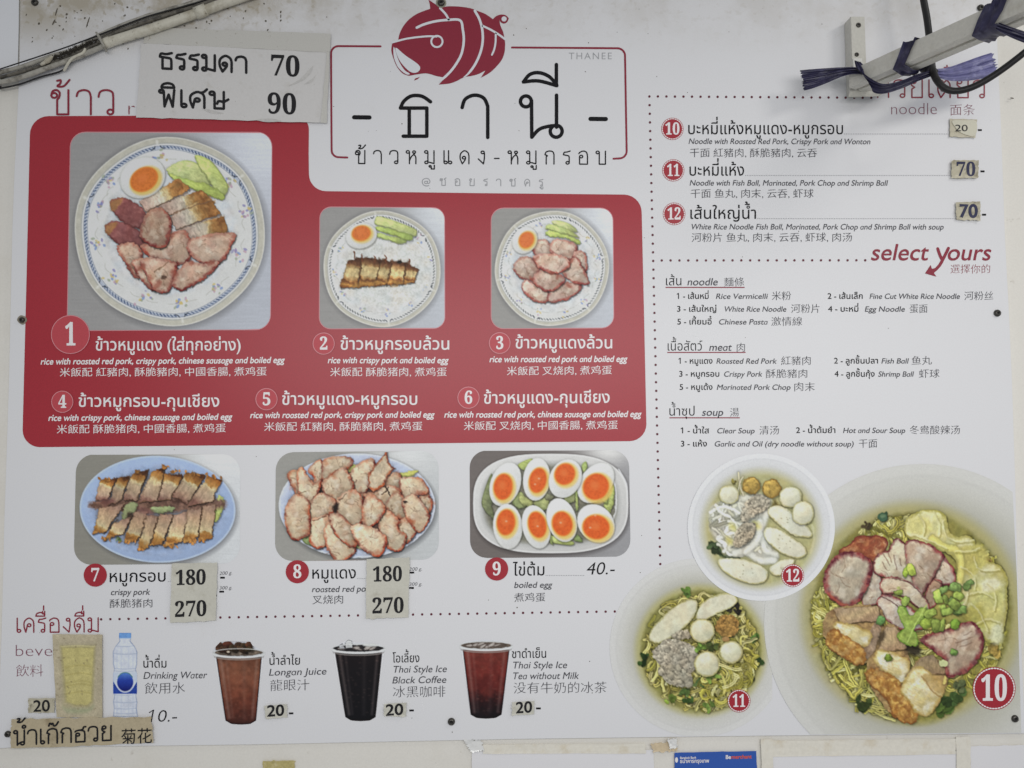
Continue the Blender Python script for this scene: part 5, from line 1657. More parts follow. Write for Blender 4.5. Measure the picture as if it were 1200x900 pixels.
# ------------------------------------------------------------------ headings
fl = Flat(L2)
looped(fl, 'ข้าว', 60, 132, 134, 28.5, M_maroon, sw=2.4, track=.16)
fl.build('thai_heading', board, label='thin maroon Thai heading above the red panel')
fl = Flat(L2)
text(fl, 'rice', 150.5, 188, 134, 23, M_maroon, w=-.022)
fl.build('english_heading', board)
fl = Flat(L1)
looped(fl, 'ก๋วยเตี๋ยว', 1026, 1153, 114, 20.5, M_maroon, 114.5, sw=1.7, track=.10)
fl.build('thai_heading', board)
fl = Flat(L1)
text(fl, 'noodle', 1044.5, 1098, 134, 19.5, mat('print_mauve', (124, 78, 92)), w=-.02)
fl.build('english_heading', board)
fl = Flat(L1)
text(fl, '面条', 1113.5, 1142.5, 134, 14.5, mat('print_mauve', 0), kai=True, w=-.012)
fl.build('chinese_heading', board)
fl = Flat(L1)
looped(fl, 'เครื่องดื่ม', 18.5, 115, 741, 16.5, M_maroon, 740.6, sw=1.6, track=.10)
fl.build('thai_heading', board)
fl = Flat(L1)
text(fl, 'beverage', 18.5, 103, 769, 19.5, mat('print_mauve', 0), w=-.022)
fl.build('english_heading', board)
fl = Flat(L1)
text(fl, '飲料', 18.5, 50.5, 791.8, 15.5, mat('print_mauve', 0), kai=True, w=-.014)
fl.build('chinese_heading', board)


# ------------------------------------------------------------------ captions
def cap(name, parent, depth, lines, label=None):
    for l in lines:
        fl = Flat(depth)
        kind, s, x0, x1, y0 = l[:5]
        y1 = l[5] if len(l) > 5 and l[5] is not None else None
        o = l[6] if len(l) > 6 else {}
        if kind == 'thW':
            text(fl, s, x0, x1, y0, 19.5, M_white, y1, w=.012)
        elif kind == 'enW':
            text(fl, s.replace('a', '\u0251'), x0, x1, y0, 10.6, M_white, y1, w=.024, shear=.2)
        elif kind == 'zhW':
            text(fl, s, x0, x1, y0, 11.4, M_white, y1, w=.002, kai=True)
        elif kind == 'th':
            text(fl, s, x0, x1, y0, o.get('size', 19.5), M_black, y1, w=o.get('w', .004))
        elif kind == 'en':
            text(fl, s.replace('a', '\u0251'), x0, x1, y0, o.get('size', 10.2), o.get('m', M_grey), y1, w=o.get('w', .010), shear=.2)
        elif kind == 'zh':
            text(fl, s, x0, x1, y0, o.get('size', 11.4), o.get('m', M_grey), y1, w=o.get('w', -.002), kai=True)
        elif kind == 'dot':
            n = int((x1 - x0) / 2.0)
            for i in range(n):
                x = x0 + (x1 - x0) * (i + .5) / n
                fl.add(np.array([(x - .5, y0 - .45), (x + .5, y0 - .45), (x + .5, y0 + .45), (x - .5, y0 + .45)]), [(0, 1, 2), (0, 2, 3)], M_lgrey)
        elif kind == 'dash':
            fl.poly(np.array([(x0, y0 - 1.1), (x1, y0 - 1.1), (x1, y0 + 1.1), (x0, y0 + 1.1)]), M_black)
        elif kind == 'rule':
            fl.poly(np.array([(x0, y0 - .6), (x1, (y1 or y0) - .6), (x1, (y1 or y0) + .6), (x0, y0 + .6)]), M_maroon)
        nm = {'th': 'thai_line', 'en': 'english_line', 'zh': 'chinese_line', 'do': 'leader_dots', 'da': 'price_dash', 'ru': 'underline'}[kind[:2]]
        o_ = fl.build(nm, parent)
        if nm == 'leader_dots':
            o_['kind'] = 'stuff'


EGG = ', 煮鸡蛋'
cap('item_caption', red, L2, [('thW', 'ข้าวหมูแดง (ใส่ทุกอย่าง)', 112, 282, 410.6), ('enW', 'rice with roasted red pork, crispy pork, chinese sausage and boiled egg', 47.5, 333, 427.2, 425.3), ('zhW', '米飯配 紅豬肉, 酥脆豬肉, 中國香腸' + EGG, 70, 312.5, 440.4, 439.4)])
cap('item_caption', red, L2, [('thW', 'ข้าวหมูกรอบล้วน', 399, 526.5, 409.6), ('enW', 'rice with crispy pork and boiled egg', 384, 525, 425.6), ('zhW', '米飯配 酥脆猪肉' + EGG, 387, 523.5, 440)])
cap('item_caption', red, L2, [('thW', 'ข้าวหมูแดงล้วน', 604, 717.5, 408.2), ('enW', 'rice with roasted red pork and boiled egg', 573.5, 734.5, 424.5, 424), ('zhW', '米飯配 叉烧肉' + EGG, 594, 717, 439, 437.8)])
cap('item_caption', red, L2, [('thW', 'ข้าวหมูกรอบ-กุนเชียง', 92, 257, 476.6), ('enW', 'rice with crispy pork, chinese sausage and boiled egg', 56.5, 271.5, 493.2, 491.8), ('zhW', '米飯配 酥脆猪肉, 中國香腸' + EGG, 66.5, 264.5, 507.2, 505.8)])
cap('item_caption', red, L2, [('thW', 'ข้าวหมูแดง-หมูกรอบ', 330.5, 489, 474.2), ('enW', 'rice with roasted red pork, crispy pork and boiled egg', 293, 508.5, 490, 489.3), ('zhW', '米飯配 紅豬肉, 酥脆豬肉' + EGG, 309.5, 495, 504.2, 503.6)])
cap('item_caption', red, L2, [('thW', 'ข้าวหมูแดง-กุนเชียง', 567, 714.5, 473, 472), ('enW', 'rice with roasted red pork, chinese sausage and boiled egg', 520.5, 751, 489.4, 488.6), ('zhW', '米飯配 叉烧肉, 中國香腸' + EGG, 543.5, 724, 503.2, 502.2)])

g6 = {'size': 5.8, 'w': -.005}
cap('item_caption', board, L1, [('th', 'หมูกรอบ', 128.5, 194, 682.2, 681.4), ('dot', '', 196, 215, 681.5), ('en', 'crispy pork', 129.5, 175.5, 697.4, 697), ('zh', '酥脆猪肉', 128.5, 178.5, 711.5, 711), ('en', '200 g.', 257, 272, 674, 673, g6), ('en', '300 g.', 257, 272, 691, 690.4, g6), ('dash', '', 258, 263.5, 677), ('dash', '', 257, 262.5, 693.4), ('dash', '', 252, 254, 697.8)])
cap('item_caption', board, L1, [('th', 'หมูแดง', 366, 417, 678.2, 677.8), ('dot', '', 418, 440, 678), ('en', 'roasted red pork', 365.5, 438, 694, 693.2), ('zh', '叉烧肉', 366, 402, 707, 706.6), ('en', '200 g.', 479.5, 494.5, 669, 668.6, g6), ('en', '300 g.', 479.5, 494.5, 686.6, 686.2, g6), ('dash', '', 480, 485.4, 671), ('dash', '', 479.4, 485, 689)])
cap('item_caption', board, L1, [('th', 'ไข่ต้ม', 601, 638, 674.6, 674.2), ('dot', '', 639, 685, 674.4), ('en', '40.-', 686.5, 719.5, 673.4, 673, {'size': 21, 'm': M_black, 'w': -.006}), ('en', 'boiled egg', 602.5, 646.5, 689, 688.6), ('zh', '煮鸡蛋', 602.5, 639, 704.4, 704)])
e2 = {'size': 11.6, 'w': .004}
z2 = {'size': 14.6, 'w': -.010}
cap('item_caption', board, L1, [('th', 'น้ำดื่ม', 168, 195, 782.4, None, {'size': 14.5}), ('en', 'Drinking Water', 168, 242, 795.6, 794.8, e2), ('zh', '飲用水', 169.5, 217, 812, 811.6, z2), ('en', '\U0001d7e30.-', 172, 206.5, 846, 845.6, {'size': 20, 'm': M_black, 'w': -.01})])
cap('item_caption', board, L1, [('th', 'น้ำลำไย', 315.8, 351.5, 779.2, 778.8, {'size': 14.5}), ('en', 'Longan Juice', 315.2, 382, 791.8, 790.4, e2), ('zh', '龍眼汁', 316.5, 362.5, 808.6, 808, z2), ('dash', '', 338.5, 343.8, 836)])
cap('item_caption', board, L1, [('th', 'โอเลี้ยง', 460, 491.5, 776.4, 776, {'size': 14.5}), ('en', 'Thai Style Ice', 459.8, 523, 788.4, 787.6, e2), ('en', 'Black Coffee', 459.8, 522.5, 801, 800.2, e2), ('zh', '冰黑咖啡', 460.5, 522, 816.2, 815.8, z2), ('dash', '', 479.6, 485, 832.6)])
cap('item_caption', board, L1, [('th', 'ชาดำเย็น', 600, 640, 771.2, 770.8, {'size': 14.5}), ('en', 'Thai Style Ice', 600, 664, 783.4, 783, e2), ('en', 'Tea without Milk', 600, 678, 796, 795.6, e2), ('zh', '没有牛奶的冰茶', 602, 711, 811.6, 811, z2), ('dash', '', 628.2, 633.8, 830.2)])
e3 = {'size': 9.4, 'w': .010}
z3 = {'size': 11.6, 'w': -.004}
cap('item_caption', board, L1, [('th', 'บะหมี่แห้งหมูแดง-หมูกรอบ', 806.5, 988, 157.2), ('dot', '', 989, 1116, 157), ('en', 'Noodle with Roasted Red Pork, Crispy Pork and Wonton', 807, 1019.5, 168.6, 169, e3), ('zh', '干面 紅豬肉, 酥脆豬肉, 云吞', 808.5, 957.5, 183.2, 183.4, z3), ('dash', '', 1146, 1150.6, 152.4)])
cap('item_caption', board, L1, [('th', 'บะหมี่แห้ง', 808, 872, 205.8), ('dot', '', 873, 1118, 205.6), ('en', 'Noodle with Fish Ball, Marinated, Pork Chop and Shrimp Ball', 808.2, 1039.5, 217.4, 217.6, e3), ('zh', '干面 鱼丸, 肉末, 云吞, 虾球', 809.5, 953.5, 231, 231, z3), ('dash', '', 1149, 1153.8, 200.8)])
cap('item_caption', board, L1, [('th', 'เส้นใหญ่น้ำ', 809, 886, 256.4), ('dot', '', 887, 1123, 256.2), ('en', 'White Rice Noodle Fish Ball, Marinated, Pork Chop and Shrimp Ball with soup', 809.2, 1105.5, 268.8, 269, e3), ('zh', '河粉片 鱼丸, 肉末, 云吞, 虾球, 肉汤', 810.5, 998.5, 282.6, 282.2, z3), ('dash', '', 1150.8, 1155.6, 251.6)])
t4 = {'size': 9.6, 'w': .012}
e4 = {'size': 9.0, 'w': .010}
z4 = {'size': 11.4, 'w': -.006}
h4 = {'size': 15.5, 'w': -.004}
he = {'size': 12.4, 'w': .008}


ONE = '\U0001d7e3'


def opt(n, th, x0, x1, y, en, a, b, zh, c, d):
    return [('th', n.replace('1', ONE) + ' - ' + th, x0, x1, y, None, t4), ('en', en, a, b, y, None, e4), ('zh', zh, c, d, y + .6, None, z4)]


cap('options_list', board, L1, [('th', 'เส้น', 780.5, 798.5, 334.4, None, h4), ('en', 'noodle', 805.5, 840.5, 334.4, None, he), ('zh', '麵條', 848.5, 872, 334.6, None, z4), ('rule', '', 780, 872.6, 336.8)]
    + opt('1', 'เส้นหมี่', 793, 830.5, 350.2, 'Rice Vermicelli', 839, 899, '米粉', 904.5, 927) + opt('3', 'เส้นใหญ่', 793.5, 839.5, 365.2, 'White Rice Noodle', 848, 921, '河粉片', 927, 960.5) + opt('5', 'เกี้ยมอี๋', 793.8, 834, 380.2, 'Chinese Pasta', 842, 899, '激情線', 904, 940)
    + opt('2', 'เส้นเล็ก', 970, 1011, 350.2, 'Fine Cut White Rice Noodle', 1019, 1124.5, '河粉丝', 1130, 1164) + opt('4', 'บะหมี่', 970.5, 1006, 365.2, 'Egg Noodle', 1013.5, 1060, '蛋面', 1066, 1087))
cap('options_list', board, L1, [('th', 'เนื้อสัตว์', 782.5, 823, 410.8, None, h4), ('en', 'meat', 831, 857, 411, None, he), ('zh', '肉', 863.5, 873, 411.4, None, z4), ('rule', '', 782, 873.8, 413)]
    + opt('1', 'หมูแดง', 795, 835, 426.2, 'Roasted Red Pork', 839.5, 910, '紅豬肉', 915.5, 950) + opt('3', 'หมูกรอบ', 796, 843, 441.4, 'Crispy Pork', 848, 893, '酥脆豬肉', 897.5, 946) + opt('5', 'หมูเด้ง', 796.5, 835, 456.8, 'Marinated Pork Chop', 840, 926, '肉末', 931, 955)
    + opt('2', 'ลูกชิ้นปลา', 977.5, 1029, 426, 'Fish Ball', 1033, 1064, '鱼丸', 1068.5, 1092) + opt('4', 'ลูกชิ้นกุ้ง', 978, 1025, 441.4, 'Shrimp Ball', 1029, 1070, '虾球', 1077, 1101))
cap('options_list', board, L1, [('th', 'น้ำซุป', 784.5, 814, 487, None, h4), ('en', 'soup', 822.5, 847, 487.2, None, he), ('zh', '湯', 855.5, 866, 487.4, None, z4), ('rule', '', 784.5, 867, 489.6)]
    + opt('1', 'น้ำใส', 797.5, 831, 507.8, 'Clear Soup', 840, 884, '清汤', 890, 913) + opt('2', 'น้ำต้มยำ', 933, 979, 507.4, 'Hot and Sour Soup', 988, 1060.5, '冬鸯酸辣汤', 1066, 1125) + opt('3', 'แห้ง', 798, 828.5, 523.2, 'Garlic and Oil (dry noodle without soup)', 837, 1000, '干面', 1006.5, 1028))
fl = Flat(L1)
text(fl, 'select', 1020.5, 1087, 305, 28, M_maroon, w=.010, shear=.2)
fl.build('select_heading', board)
fl = Flat(L1)
text(fl, 'ours', 1109.5, 1160, 305, 28, M_maroon, w=.010, shear=.2)
fl.strokes([catmull(T((1099, 291.5), (1101.5, 299), (1104, 304)), 5), catmull(T((1111.5, 291), (1106, 302), (1101, 311), (1094.5, 317.5), (1091.5, 318.5)), 6)], 3.6, M_maroon)
fl.poly(T((1084, 320.4), (1090.6, 310.6), (1092.2, 315), (1098.4, 313.5), (1094.6, 320.2), (1097.4, 324.2)), M_maroon, .0002)
fl.build('select_heading', board, label='maroon italic word ending in a curved arrow')
fl = Flat(L1)
text(fl, '選擇你的', 1114, 1160.5, 319.4, 11.6, M_maroon, kai=True, w=-.012)
fl.build('chinese_line', board)

# dotted rules
def dots(a, b, step, r=1.45, skip=None):
    fl = Flat(L1)
    a, b = np.array(a, float), np.array(b, float)
    n = int(round(np.linalg.norm(b - a) / step))
    c = circ(0, 0, r, 10)
    tri = [(0, i, i + 1) for i in range(1, 9)]
    for i in range(n + 1):
        q = a + (b - a) * i / n
        fl.add(c + q, tri, mat('print_dark_maroon', (88, 30, 44), rough=.45))
    fl.build('dotted_rule', board, kind='stuff')


dots((771, 113), (1021, 114.6), 10.0)
dots((761, 113), (773.8, 661), 10.15)
dots((775.5, 305.2), (1014, 305), 10.4)
dots((118.5, 725.8), (720.5, 716.6), 10.75)


# ------------------------------------------------------------------ number badges
def badge(n, cx, cy, r, style, parent, depth, dw, dh):
    fl = Flat(depth)
    if style == 'ring':
        fl.poly(circ(cx, cy, r, 32), M_badge)
        fl.add(*fill(ribbon2(circ(cx, cy, r - .5, 32), .8, True)), M_rose, .0001)
    else:
        fl.poly(circ(cx, cy, r, 32), M_badge if style == 'fade' else M_red)
    if style == 'stitch':
        k = 28 if r < 18 else 44
        for i in range(k):
            t0, t1 = 2 * math.pi * i / k, 2 * math.pi * (i + .58) / k
            q = [np.array((cx, cy)) + (r - 1.1 - (.5 if r > 18 else 0)) * np.array((math.cos(t), math.sin(t))) for t in (t0, t1)]
            fl.add(*fill(ribbon2(np.array(q), 1.1 if r < 18 else 1.5, False, 1)), M_white, .0001)
    # numeral
    text(fl, serif(n), cx - dw / 2, cx + dw / 2, cy + dh / 2, dh / .665, M_white, w=.01, lift=.0002)
    fl.build('number_badge', parent, label='round badge with the number ' + n)


for n, x, y, r, dw, dh in (('1', 82.5, 392, 22.8, 12, 25), ('2', 379.3, 402.6, 13, 9, 14), ('3', 585.6, 402, 12.7, 8.5, 14), ('4', 73, 470.8, 13, 9.5, 14), ('5', 312.3, 467.8, 13, 9, 14), ('6', 549, 466, 13, 9, 14)):
    badge(n, x, y, r, 'ring', red, L4, dw, dh)
for n, x, y in (('7', 111.6, 674), ('8', 348.4, 670), ('9', 582, 666.8)):
    badge(n, x, y, 13.6, 'plain', board, L2, 9.5, 14.5)
for n, x, y, r, dw, dh, d in (('10', 788, 151, 13, 16.5, 13, L1), ('11', 789, 199.6, 13, 14.5, 13, L1), ('12', 790, 250.6, 13.2, 15.5, 13, L1), ('12', 929, 674.6, 13.4, 15.5, 13.5, L4), ('11', 866, 821.4, 13.4, 14.5, 13.5, L4), ('10', 1165, 806.8, 25.2, 30, 28, L4)):
    badge(n, x, y, r, 'stitch', board, d, dw, dh)

# ------------------------------------------------------------------ screws
M_screw = mat('dark_screw', (70, 68, 64), rough=.35, spec=.5, metal=.7)
M_slot = mat('screw_recess', (24, 23, 22), rough=.7)


def dome(c, r, h, n=18):
    """round-head screw with a cross recess; c = centre on the board"""
    prof = [(r, 0), (r, h * .35), (r * .85, h * .75), (r * .55, h * .98), (r * .42, h), (r * .34, h * .55), (0, h * .5)]
    v, f = [], []
    for rr, hh in prof[:-1]:
        for i in range(n):
            t = 2 * math.pi * i / n
            v.append((c[0] + rr * math.cos(t), c[1] - hh, c[2] + rr * math.sin(t)))
    v.append((c[0], c[1] - prof[-1][1], c[2]))
    for k in range(len(prof) - 2):
        for i in range(n):
            j = (i + 1) % n
            f.append((k * n + i, k * n + j, (k + 1) * n + j, (k + 1) * n + i))
    b = (len(prof) - 2) * n
    f += [(b + i, b + (i + 1) % n, len(v) - 1) for i in range(n)]
    return v, f


for x, y, r in ((41, 3, 4.2), (517, 3.5, 4.4), (26, 375, 3.4), (1149, 9.5, 4.2), (1168.5, 367, 4.2), (1189, 842, 4.2), (529, 845.5, 4.2), (9.5, 860, 3.6)):
    v, f = dome(P(x, y, .0006), r * .0015, .0045)
    o = mesh_obj('screw', v, f, [M_screw, M_slot], board, mi=[0] * (len(f) - 36) + [1] * 36, smooth=True)
# torn lead plug round the left screw
fl = Flat(.0008)
fl.poly(catmull(T((20, 374), (24, 369.5), (30, 371.5), (31.5, 376), (27, 380.5), (22, 378)), 3, True), mat('grimy_plug', (126, 118, 104), noise=.3, nscale=900))
fl.poly(catmull(T((517, -3), (522, 0), (522.6, 6), (517, 9.4), (511.6, 6), (511.5, 0)), 3, True), mat('grimy_washer', (138, 136, 120), noise=.25, nscale=900))
fl.build('screw_grime', board)

# fly specks and pin holes scattered over the print
rs = np.random.RandomState(12)
fl = Flat(.0003)
spots = [(329, 14, .9, 1.6), (329, 19, .6, 2.4), (329, 24, .9, 1.4), (838, 248, .8, .8), (1186, 115, 2.4, .8), (602, 41, .8, .6), (686, 84, .8, .5), (694, 812, .6, .6), (691, 775, .6, .6), (606, 712, .8, .8), (66, 14, .8, 5), (63, 26, 1, 4), (103, 26, .7, 7), (150, 57, .8, 1.2), (530, 858, .5, .8), (936, 271, .6, .6)]
spots += [(30 + rs.rand() * 1130, 8 + 840 * rs.rand() ** 1.6, .25 + .45 * rs.rand(), .25 + .45 * rs.rand()) for _ in range(70)]
spots += [(30 + rs.rand() * 290, 4 + 50 * rs.rand(), .4 + .9 * rs.rand(), .4 + 1.2 * rs.rand()) for _ in range(60)]
M_speck = mat('dark_speck', (86, 80, 70), rough=.8)
for x, y, a, b in spots:
    fl.add(circ(x, y, a, 8, b, rs.rand() * .6), [(0, i, i + 1) for i in range(1, 7)], M_speck)
fl.build('specks', board, kind='stuff')


# ------------------------------------------------------------------ paper stickers on the board
def lift_fn(q, base, amp, seed):
    q = np.asarray(q, float)
    c, e = q.mean(0), (q.max(0) - q.min(0)) / 2

    def fn(v):
        u = (np.asarray(v, float) - c) / e
        r = np.clip(np.maximum(np.abs(u[:, 0]), np.abs(u[:, 1])), 0, 1.2)
        return base + amp * (r ** 4) * vn(u[:, 0] + 5, u[:, 1] + 5, .8, seed) + amp * .5 * vn(u[:, 0] + 9, u[:, 1] + 9, .5, seed + 1)
    return fn


def sheet(name, q, m, base, amp, seed, ragged=.5, n=14, parent=None, **props):
    """thin paper following quad q (TL,TR,BR,BL px), slightly cockled"""
    fn = lift_fn(q, base, amp, seed)
    q = np.asarray(q, float)
    rs = np.random.RandomState(seed)
    u = np.linspace(0, 1, n + 1)
    X = np.zeros((n + 1, n + 1, 2))
    for j, v in enumerate(u):
        for i, w in enumerate(u):
            X[j, i] = (q[0] * (1 - w) + q[1] * w) * (1 - v) + (q[3] * (1 - w) + q[2] * w) * v
    for k in range(n + 1):                                  # torn, not quite straight edges
        X[0, k, 1] += rs.randn() * ragged * .5
        X[n, k, 1] += rs.randn() * ragged * .5
        X[k, 0, 0] += rs.randn() * ragged * .5
        X[k, n, 0] += rs.randn() * ragged * .5
    v = X.reshape(-1, 2)
    d = fn(v)
    fr, bk = PP(v, d), PP(v, d - .0004)
    idx = np.arange((n + 1) ** 2).reshape(n + 1, n + 1)
    f = np.stack([idx[:-1, :-1], idx[1:, :-1], idx[1:, 1:], idx[:-1, 1:]], -1).reshape(-1, 4).tolist()
    N = len(v)
    rim = [idx[0, k] for k in range(n)] + [idx[k, n] for k in range(n)] + [idx[n, k] for k in range(n, 0, -1)] + [idx[k, 0] for k in range(n, 0, -1)]
    for a, b in zip(rim, rim[1:] + rim[:1]):
        f.append([a, b, b + N, a + N])
    return mesh_obj(name, np.concatenate([fr, bk]), f, m, parent, **props), fn


def off(fn, d):
    return lambda v: fn(v) + d


M_ink = mat('marker_ink', (24, 23, 26), rough=.5, spec=.3)
M_ink2 = mat('faded_blue_ink', (44, 46, 72), rough=.5, spec=.3)
M_sign = mat('laminated_paper', (192, 190, 188), rough=.35, spec=.4, noise=.03, nscale=260, bump=.15, bscale=18, stain=[(22, .56, .76, .5, (160, 154, 142)), (150, .68, .74, .5, (110, 102, 88))])
M_tapeclear = mat('old_clear_tape', (182, 180, 174), rough=.25, spec=.5, noise=.05, bump=.3, bscale=40, stain=[(120, .62, .72, .5, (120, 112, 94))])
M_st = mat('yellowed_sticker', (184, 182, 171), rough=.4, spec=.4, noise=.05, nscale=240, bump=.3, bscale=50, stain=[(40, .55, .75, .55, (140, 134, 114))])
M_st2 = mat('brown_sticker', (174, 168, 148), rough=.4, spec=.4, noise=.07, nscale=240, bump=.3, bscale=50, stain=[(50, .48, .7, .7, (112, 104, 82)), (120, .58, .7, .7, (82, 76, 62))])
M_st3 = mat('aged_cardboard', (170, 158, 132), rough=.5, spec=.3, noise=.08, nscale=300, bump=.3, bscale=40, stain=[(30, .5, .75, .6, (118, 102, 74)), (160, .64, .72, .6, (90, 78, 58))])

sign, fn = sheet('price_sign', [(165.6, 50.5), (384.6, 61), (380.6, 143.8), (159.6, 137.6)], M_sign, .0024, .0016, 3, ragged=.6, n=22,
                 label='white taped paper sign with two Thai lines priced 70 and 90', category='price sign')
fl = Flat(off(fn, .0004))
looped(fl, 'ธรรมดา', 186.8, 288, 80, 18.5, M_ink, 85.2, sw=3.1, track=.06)
fl.build('lettering', sign)
fl = Flat(off(fn, .0004))
text(fl, serif('70'), 317.5, 351, 88.2, 34, M_ink, 89.8, w=.006)
fl.build('lettering', sign)
fl = Flat(off(fn, .0004))
looped(fl, 'พิเศษ', 186.8, 264, 124.4, 19.5, M_ink, 127.4, sw=3.1, track=.06)
fl.build('lettering', sign)
fl = Flat(off(fn, .0004))
text(fl, serif('90'), 313.6, 347, 132.6, 34, M_ink, 134, w=.006)
fl.build('lettering', sign)
sheet('tape_strip', [(170, 31.8), (387.8, 39.4), (386.4, 61.2), (168, 50.6)], M_tapeclear, .0035, .001, 5, ragged=.5, n=16, parent=sign)
sheet('tape_strip', [(383, 60.5), (386.4, 61), (382.8, 144.4), (376, 143.6)], M_tapeclear, .0046, .001, 6, ragged=.7, n=10, parent=sign)
fl = Flat(off(fn, .0003))
M_sm = mat('grey_smudge', (178, 176, 173), noise=.12, nscale=200)
for q in ([(338, 101), (346, 96), (358, 90), (350, 97)], [(350, 95), (360, 84), (367, 77), (364, 86), (356, 94)], [(356, 99), (366, 92), (370, 88), (366, 96)], [(236, 127), (252, 130), (262, 133), (248, 133)], [(300, 140), (318, 139), (330, 142), (312, 143)]):
    fl = Flat(off(fn, .0003))
    fl.poly(catmull(T(*q), 4, True), M_sm)
    fl.build('smudge', sign)


def price(name, q, m, nums, seed, label, ink=None, base=.0024, amp=.0026, serifd=True, w=.008, grp=None):
    o, fn = sheet(name, q, m, base, amp, seed, ragged=.7, n=12, label=label, category='price sticker')
    if grp:
        o['group'] = grp
    for s, x0, x1, y0, y1, size in nums:
        fl = Flat(off(fn, .0004))
        text(fl, serif(s) if serifd else s, x0, x1, y0, size, ink or M_ink, y1, w=w)
        fl.build('lettering', o)
    return o, fn


G = 'price stickers on the menu board'
price('price_sticker', [(201.5, 660), (255, 659.4), (252.6, 727.5), (199.2, 730)], M_st, [('180', 206, 241, 685.6, 684.6, 24.5), ('270', 205, 241.8, 723, 721.6, 25.5)], 11, 'tall greyish sticker reading 180 and 270 beside crispy pork', grp=G)
price('price_sticker', [(429.6, 655), (480.4, 653.6), (478, 723.6), (428.8, 725.4)], M_st, [('180', 437, 471, 681.4, 680.8, 24.5), ('270', 436.4, 473, 718.8, 718, 25.5)], 12, 'tall greyish sticker reading 180 and 270 beside roasted red pork', grp=G)
o, fn = sheet('price_sticker', [(1113, 139), (1145, 140), (1143, 161.6), (1113.2, 160)], M_st2, .0022, .001, 13, n=10, label='small brown sticker with a peeling white layer, topmost of three at the right', category='price sticker', group=G)
fl = Flat(off(fn, .0009))
fl.poly(catmull(T((1116, 141.4), (1130, 141), (1144, 142), (1142.6, 159), (1127, 156), (1119.5, 149)), 3, True), mat('white_peel', (190, 187, 170), noise=.06))
fl.build('peeled_layer', o)
fl = Flat(off(fn, .0014))
text(fl, '20', 1119.5, 1134, 153.6, 11, M_ink, 153.8, w=.004)
fl.build('lettering', o)
price('price_sticker', [(1115.5, 188), (1147, 187.4), (1146.4, 209), (1115, 208.6)], M_st2, [('70', 1121, 1143, 206, 206.2, 23)], 14, 'small brown sticker with printed-style figures 70, middle of three at the right', ink=M_ink2, grp=G)
price('price_sticker', [(1120.4, 237), (1149, 236), (1149, 258.2), (1121, 257.8)], M_st2, [('70', 1124.5, 1146, 254.6, 254.8, 22)], 15, 'small brown sticker with thick hand-drawn 70, lowest of three at the right', ink=M_ink2, serifd=False, w=.03, grp=G)
for q, xs, y, sd, lb in (([(309.8, 827.4), (336, 825), (336.6, 840.4), (311.6, 843)], (313, 333), 839.6, 16, 'small pale sticker reading 20 under longan juice'),
                         ([(450, 825), (476.2, 823.6), (476, 839.8), (449.6, 839.2)], (452, 472.6), 838.6, 17, 'small pale sticker reading 20 under black coffee'),
                         ([(600, 822.8), (626, 821), (626, 837), (600, 838.4)], (604.6, 623.6), 835.8, 18, 'small pale sticker reading 20 under iced tea')):
    price('price_sticker', q, M_st, [('20', xs[0], xs[1], y, y - 1.2, 18.6)], sd, lb, serifd=False, w=.022, grp=G)
price('price_sticker', [(33, 818.4), (64, 818), (63.4, 835.2), (33, 835.6)], M_st2, [('20', 39, 58.4, 834, 833.4, 19)], 19, 'small brown sticker reading 20 left of the yellow drink card', serifd=False, w=.014, grp=G)

# card with the yellow drink
z = 5.4545
p = Pic(56, 740, 124, 845, 0, 720, z, (172, 163, 140), 41)
p.field(lambda X, Y, a: a * (1 + .16 * (fbm(X, Y, 14, 5) - .5) + .10 * (fbm(X, Y, 3, 9) - .5))[..., None])
p.shape([(380, 190), (612, 190), (596, 600), (540, 628), (470, 630), (400, 600)], (164, 156, 128), smooth=False, soft=4, tex=.06)
p.shape([(388, 205), (606, 205), (590, 560), (560, 585), (480, 585), (420, 560)], (180, 171, 118), smooth=False, soft=4, tex=.06, tex_s=6, rim=(158, 150, 108), rimw=3)
for y in (330, 380, 430, 450, 500):
    p.line([(420, y + 10), (470, y), (520, y - 6), (580, y + 4)], 1.2, (150, 138, 84), alpha=.4, soft=2)
p.shape([(400, 590), (430, 600), (560, 600), (600, 580), (560, 625), (440, 630)], (150, 156, 128), soft=5, alpha=.7)
p.line([(392, 206), (500, 200), (604, 206)], 1.2, (190, 182, 138), alpha=.8)
for _ in range(26):
    p.ell(330 + p.rng.rand() * 320, 130 + p.rng.rand() * 520, 4 + 5 * p.rng.rand(), 3, p.rng.rand() * 180, (120, 108, 84), soft=1.5, alpha=.6)
q = [(61.4, 743.2), (119.6, 743.8), (120, 841), (66.4, 840.4)]
card, fn = sheet('drink_card', q, M_st3, .0022, .0012, 42, n=12, label='yellowed card with a faded yellow drink photo', category='card')
p.build('faded_photo', np.array(q), off(fn, .0005), card, step=.6, grain=.03)
# long label under it
lab, fn = sheet('drink_label', [(13.4, 842.6), (176.6, 840), (180, 870.6), (12, 877.4)], M_st3, .0040, .0012, 43, ragged=1.0, n=22, label='long yellowed paper strip lettered in Thai and Chinese under the drink card', category='label')
fl = Flat(off(fn, .0005))
looped(fl, 'น้ำเก๊กฮวย', 16, 130, 873.4, 17.0, M_ink, 867.4, sw=2.1, track=.06)
fl.build('lettering', lab)
fl = Flat(off(fn, .0005))
text(fl, '菊花', 142, 178, 870.6, 19.5, M_ink, 869.4, w=.004)
fl.build('lettering', lab)


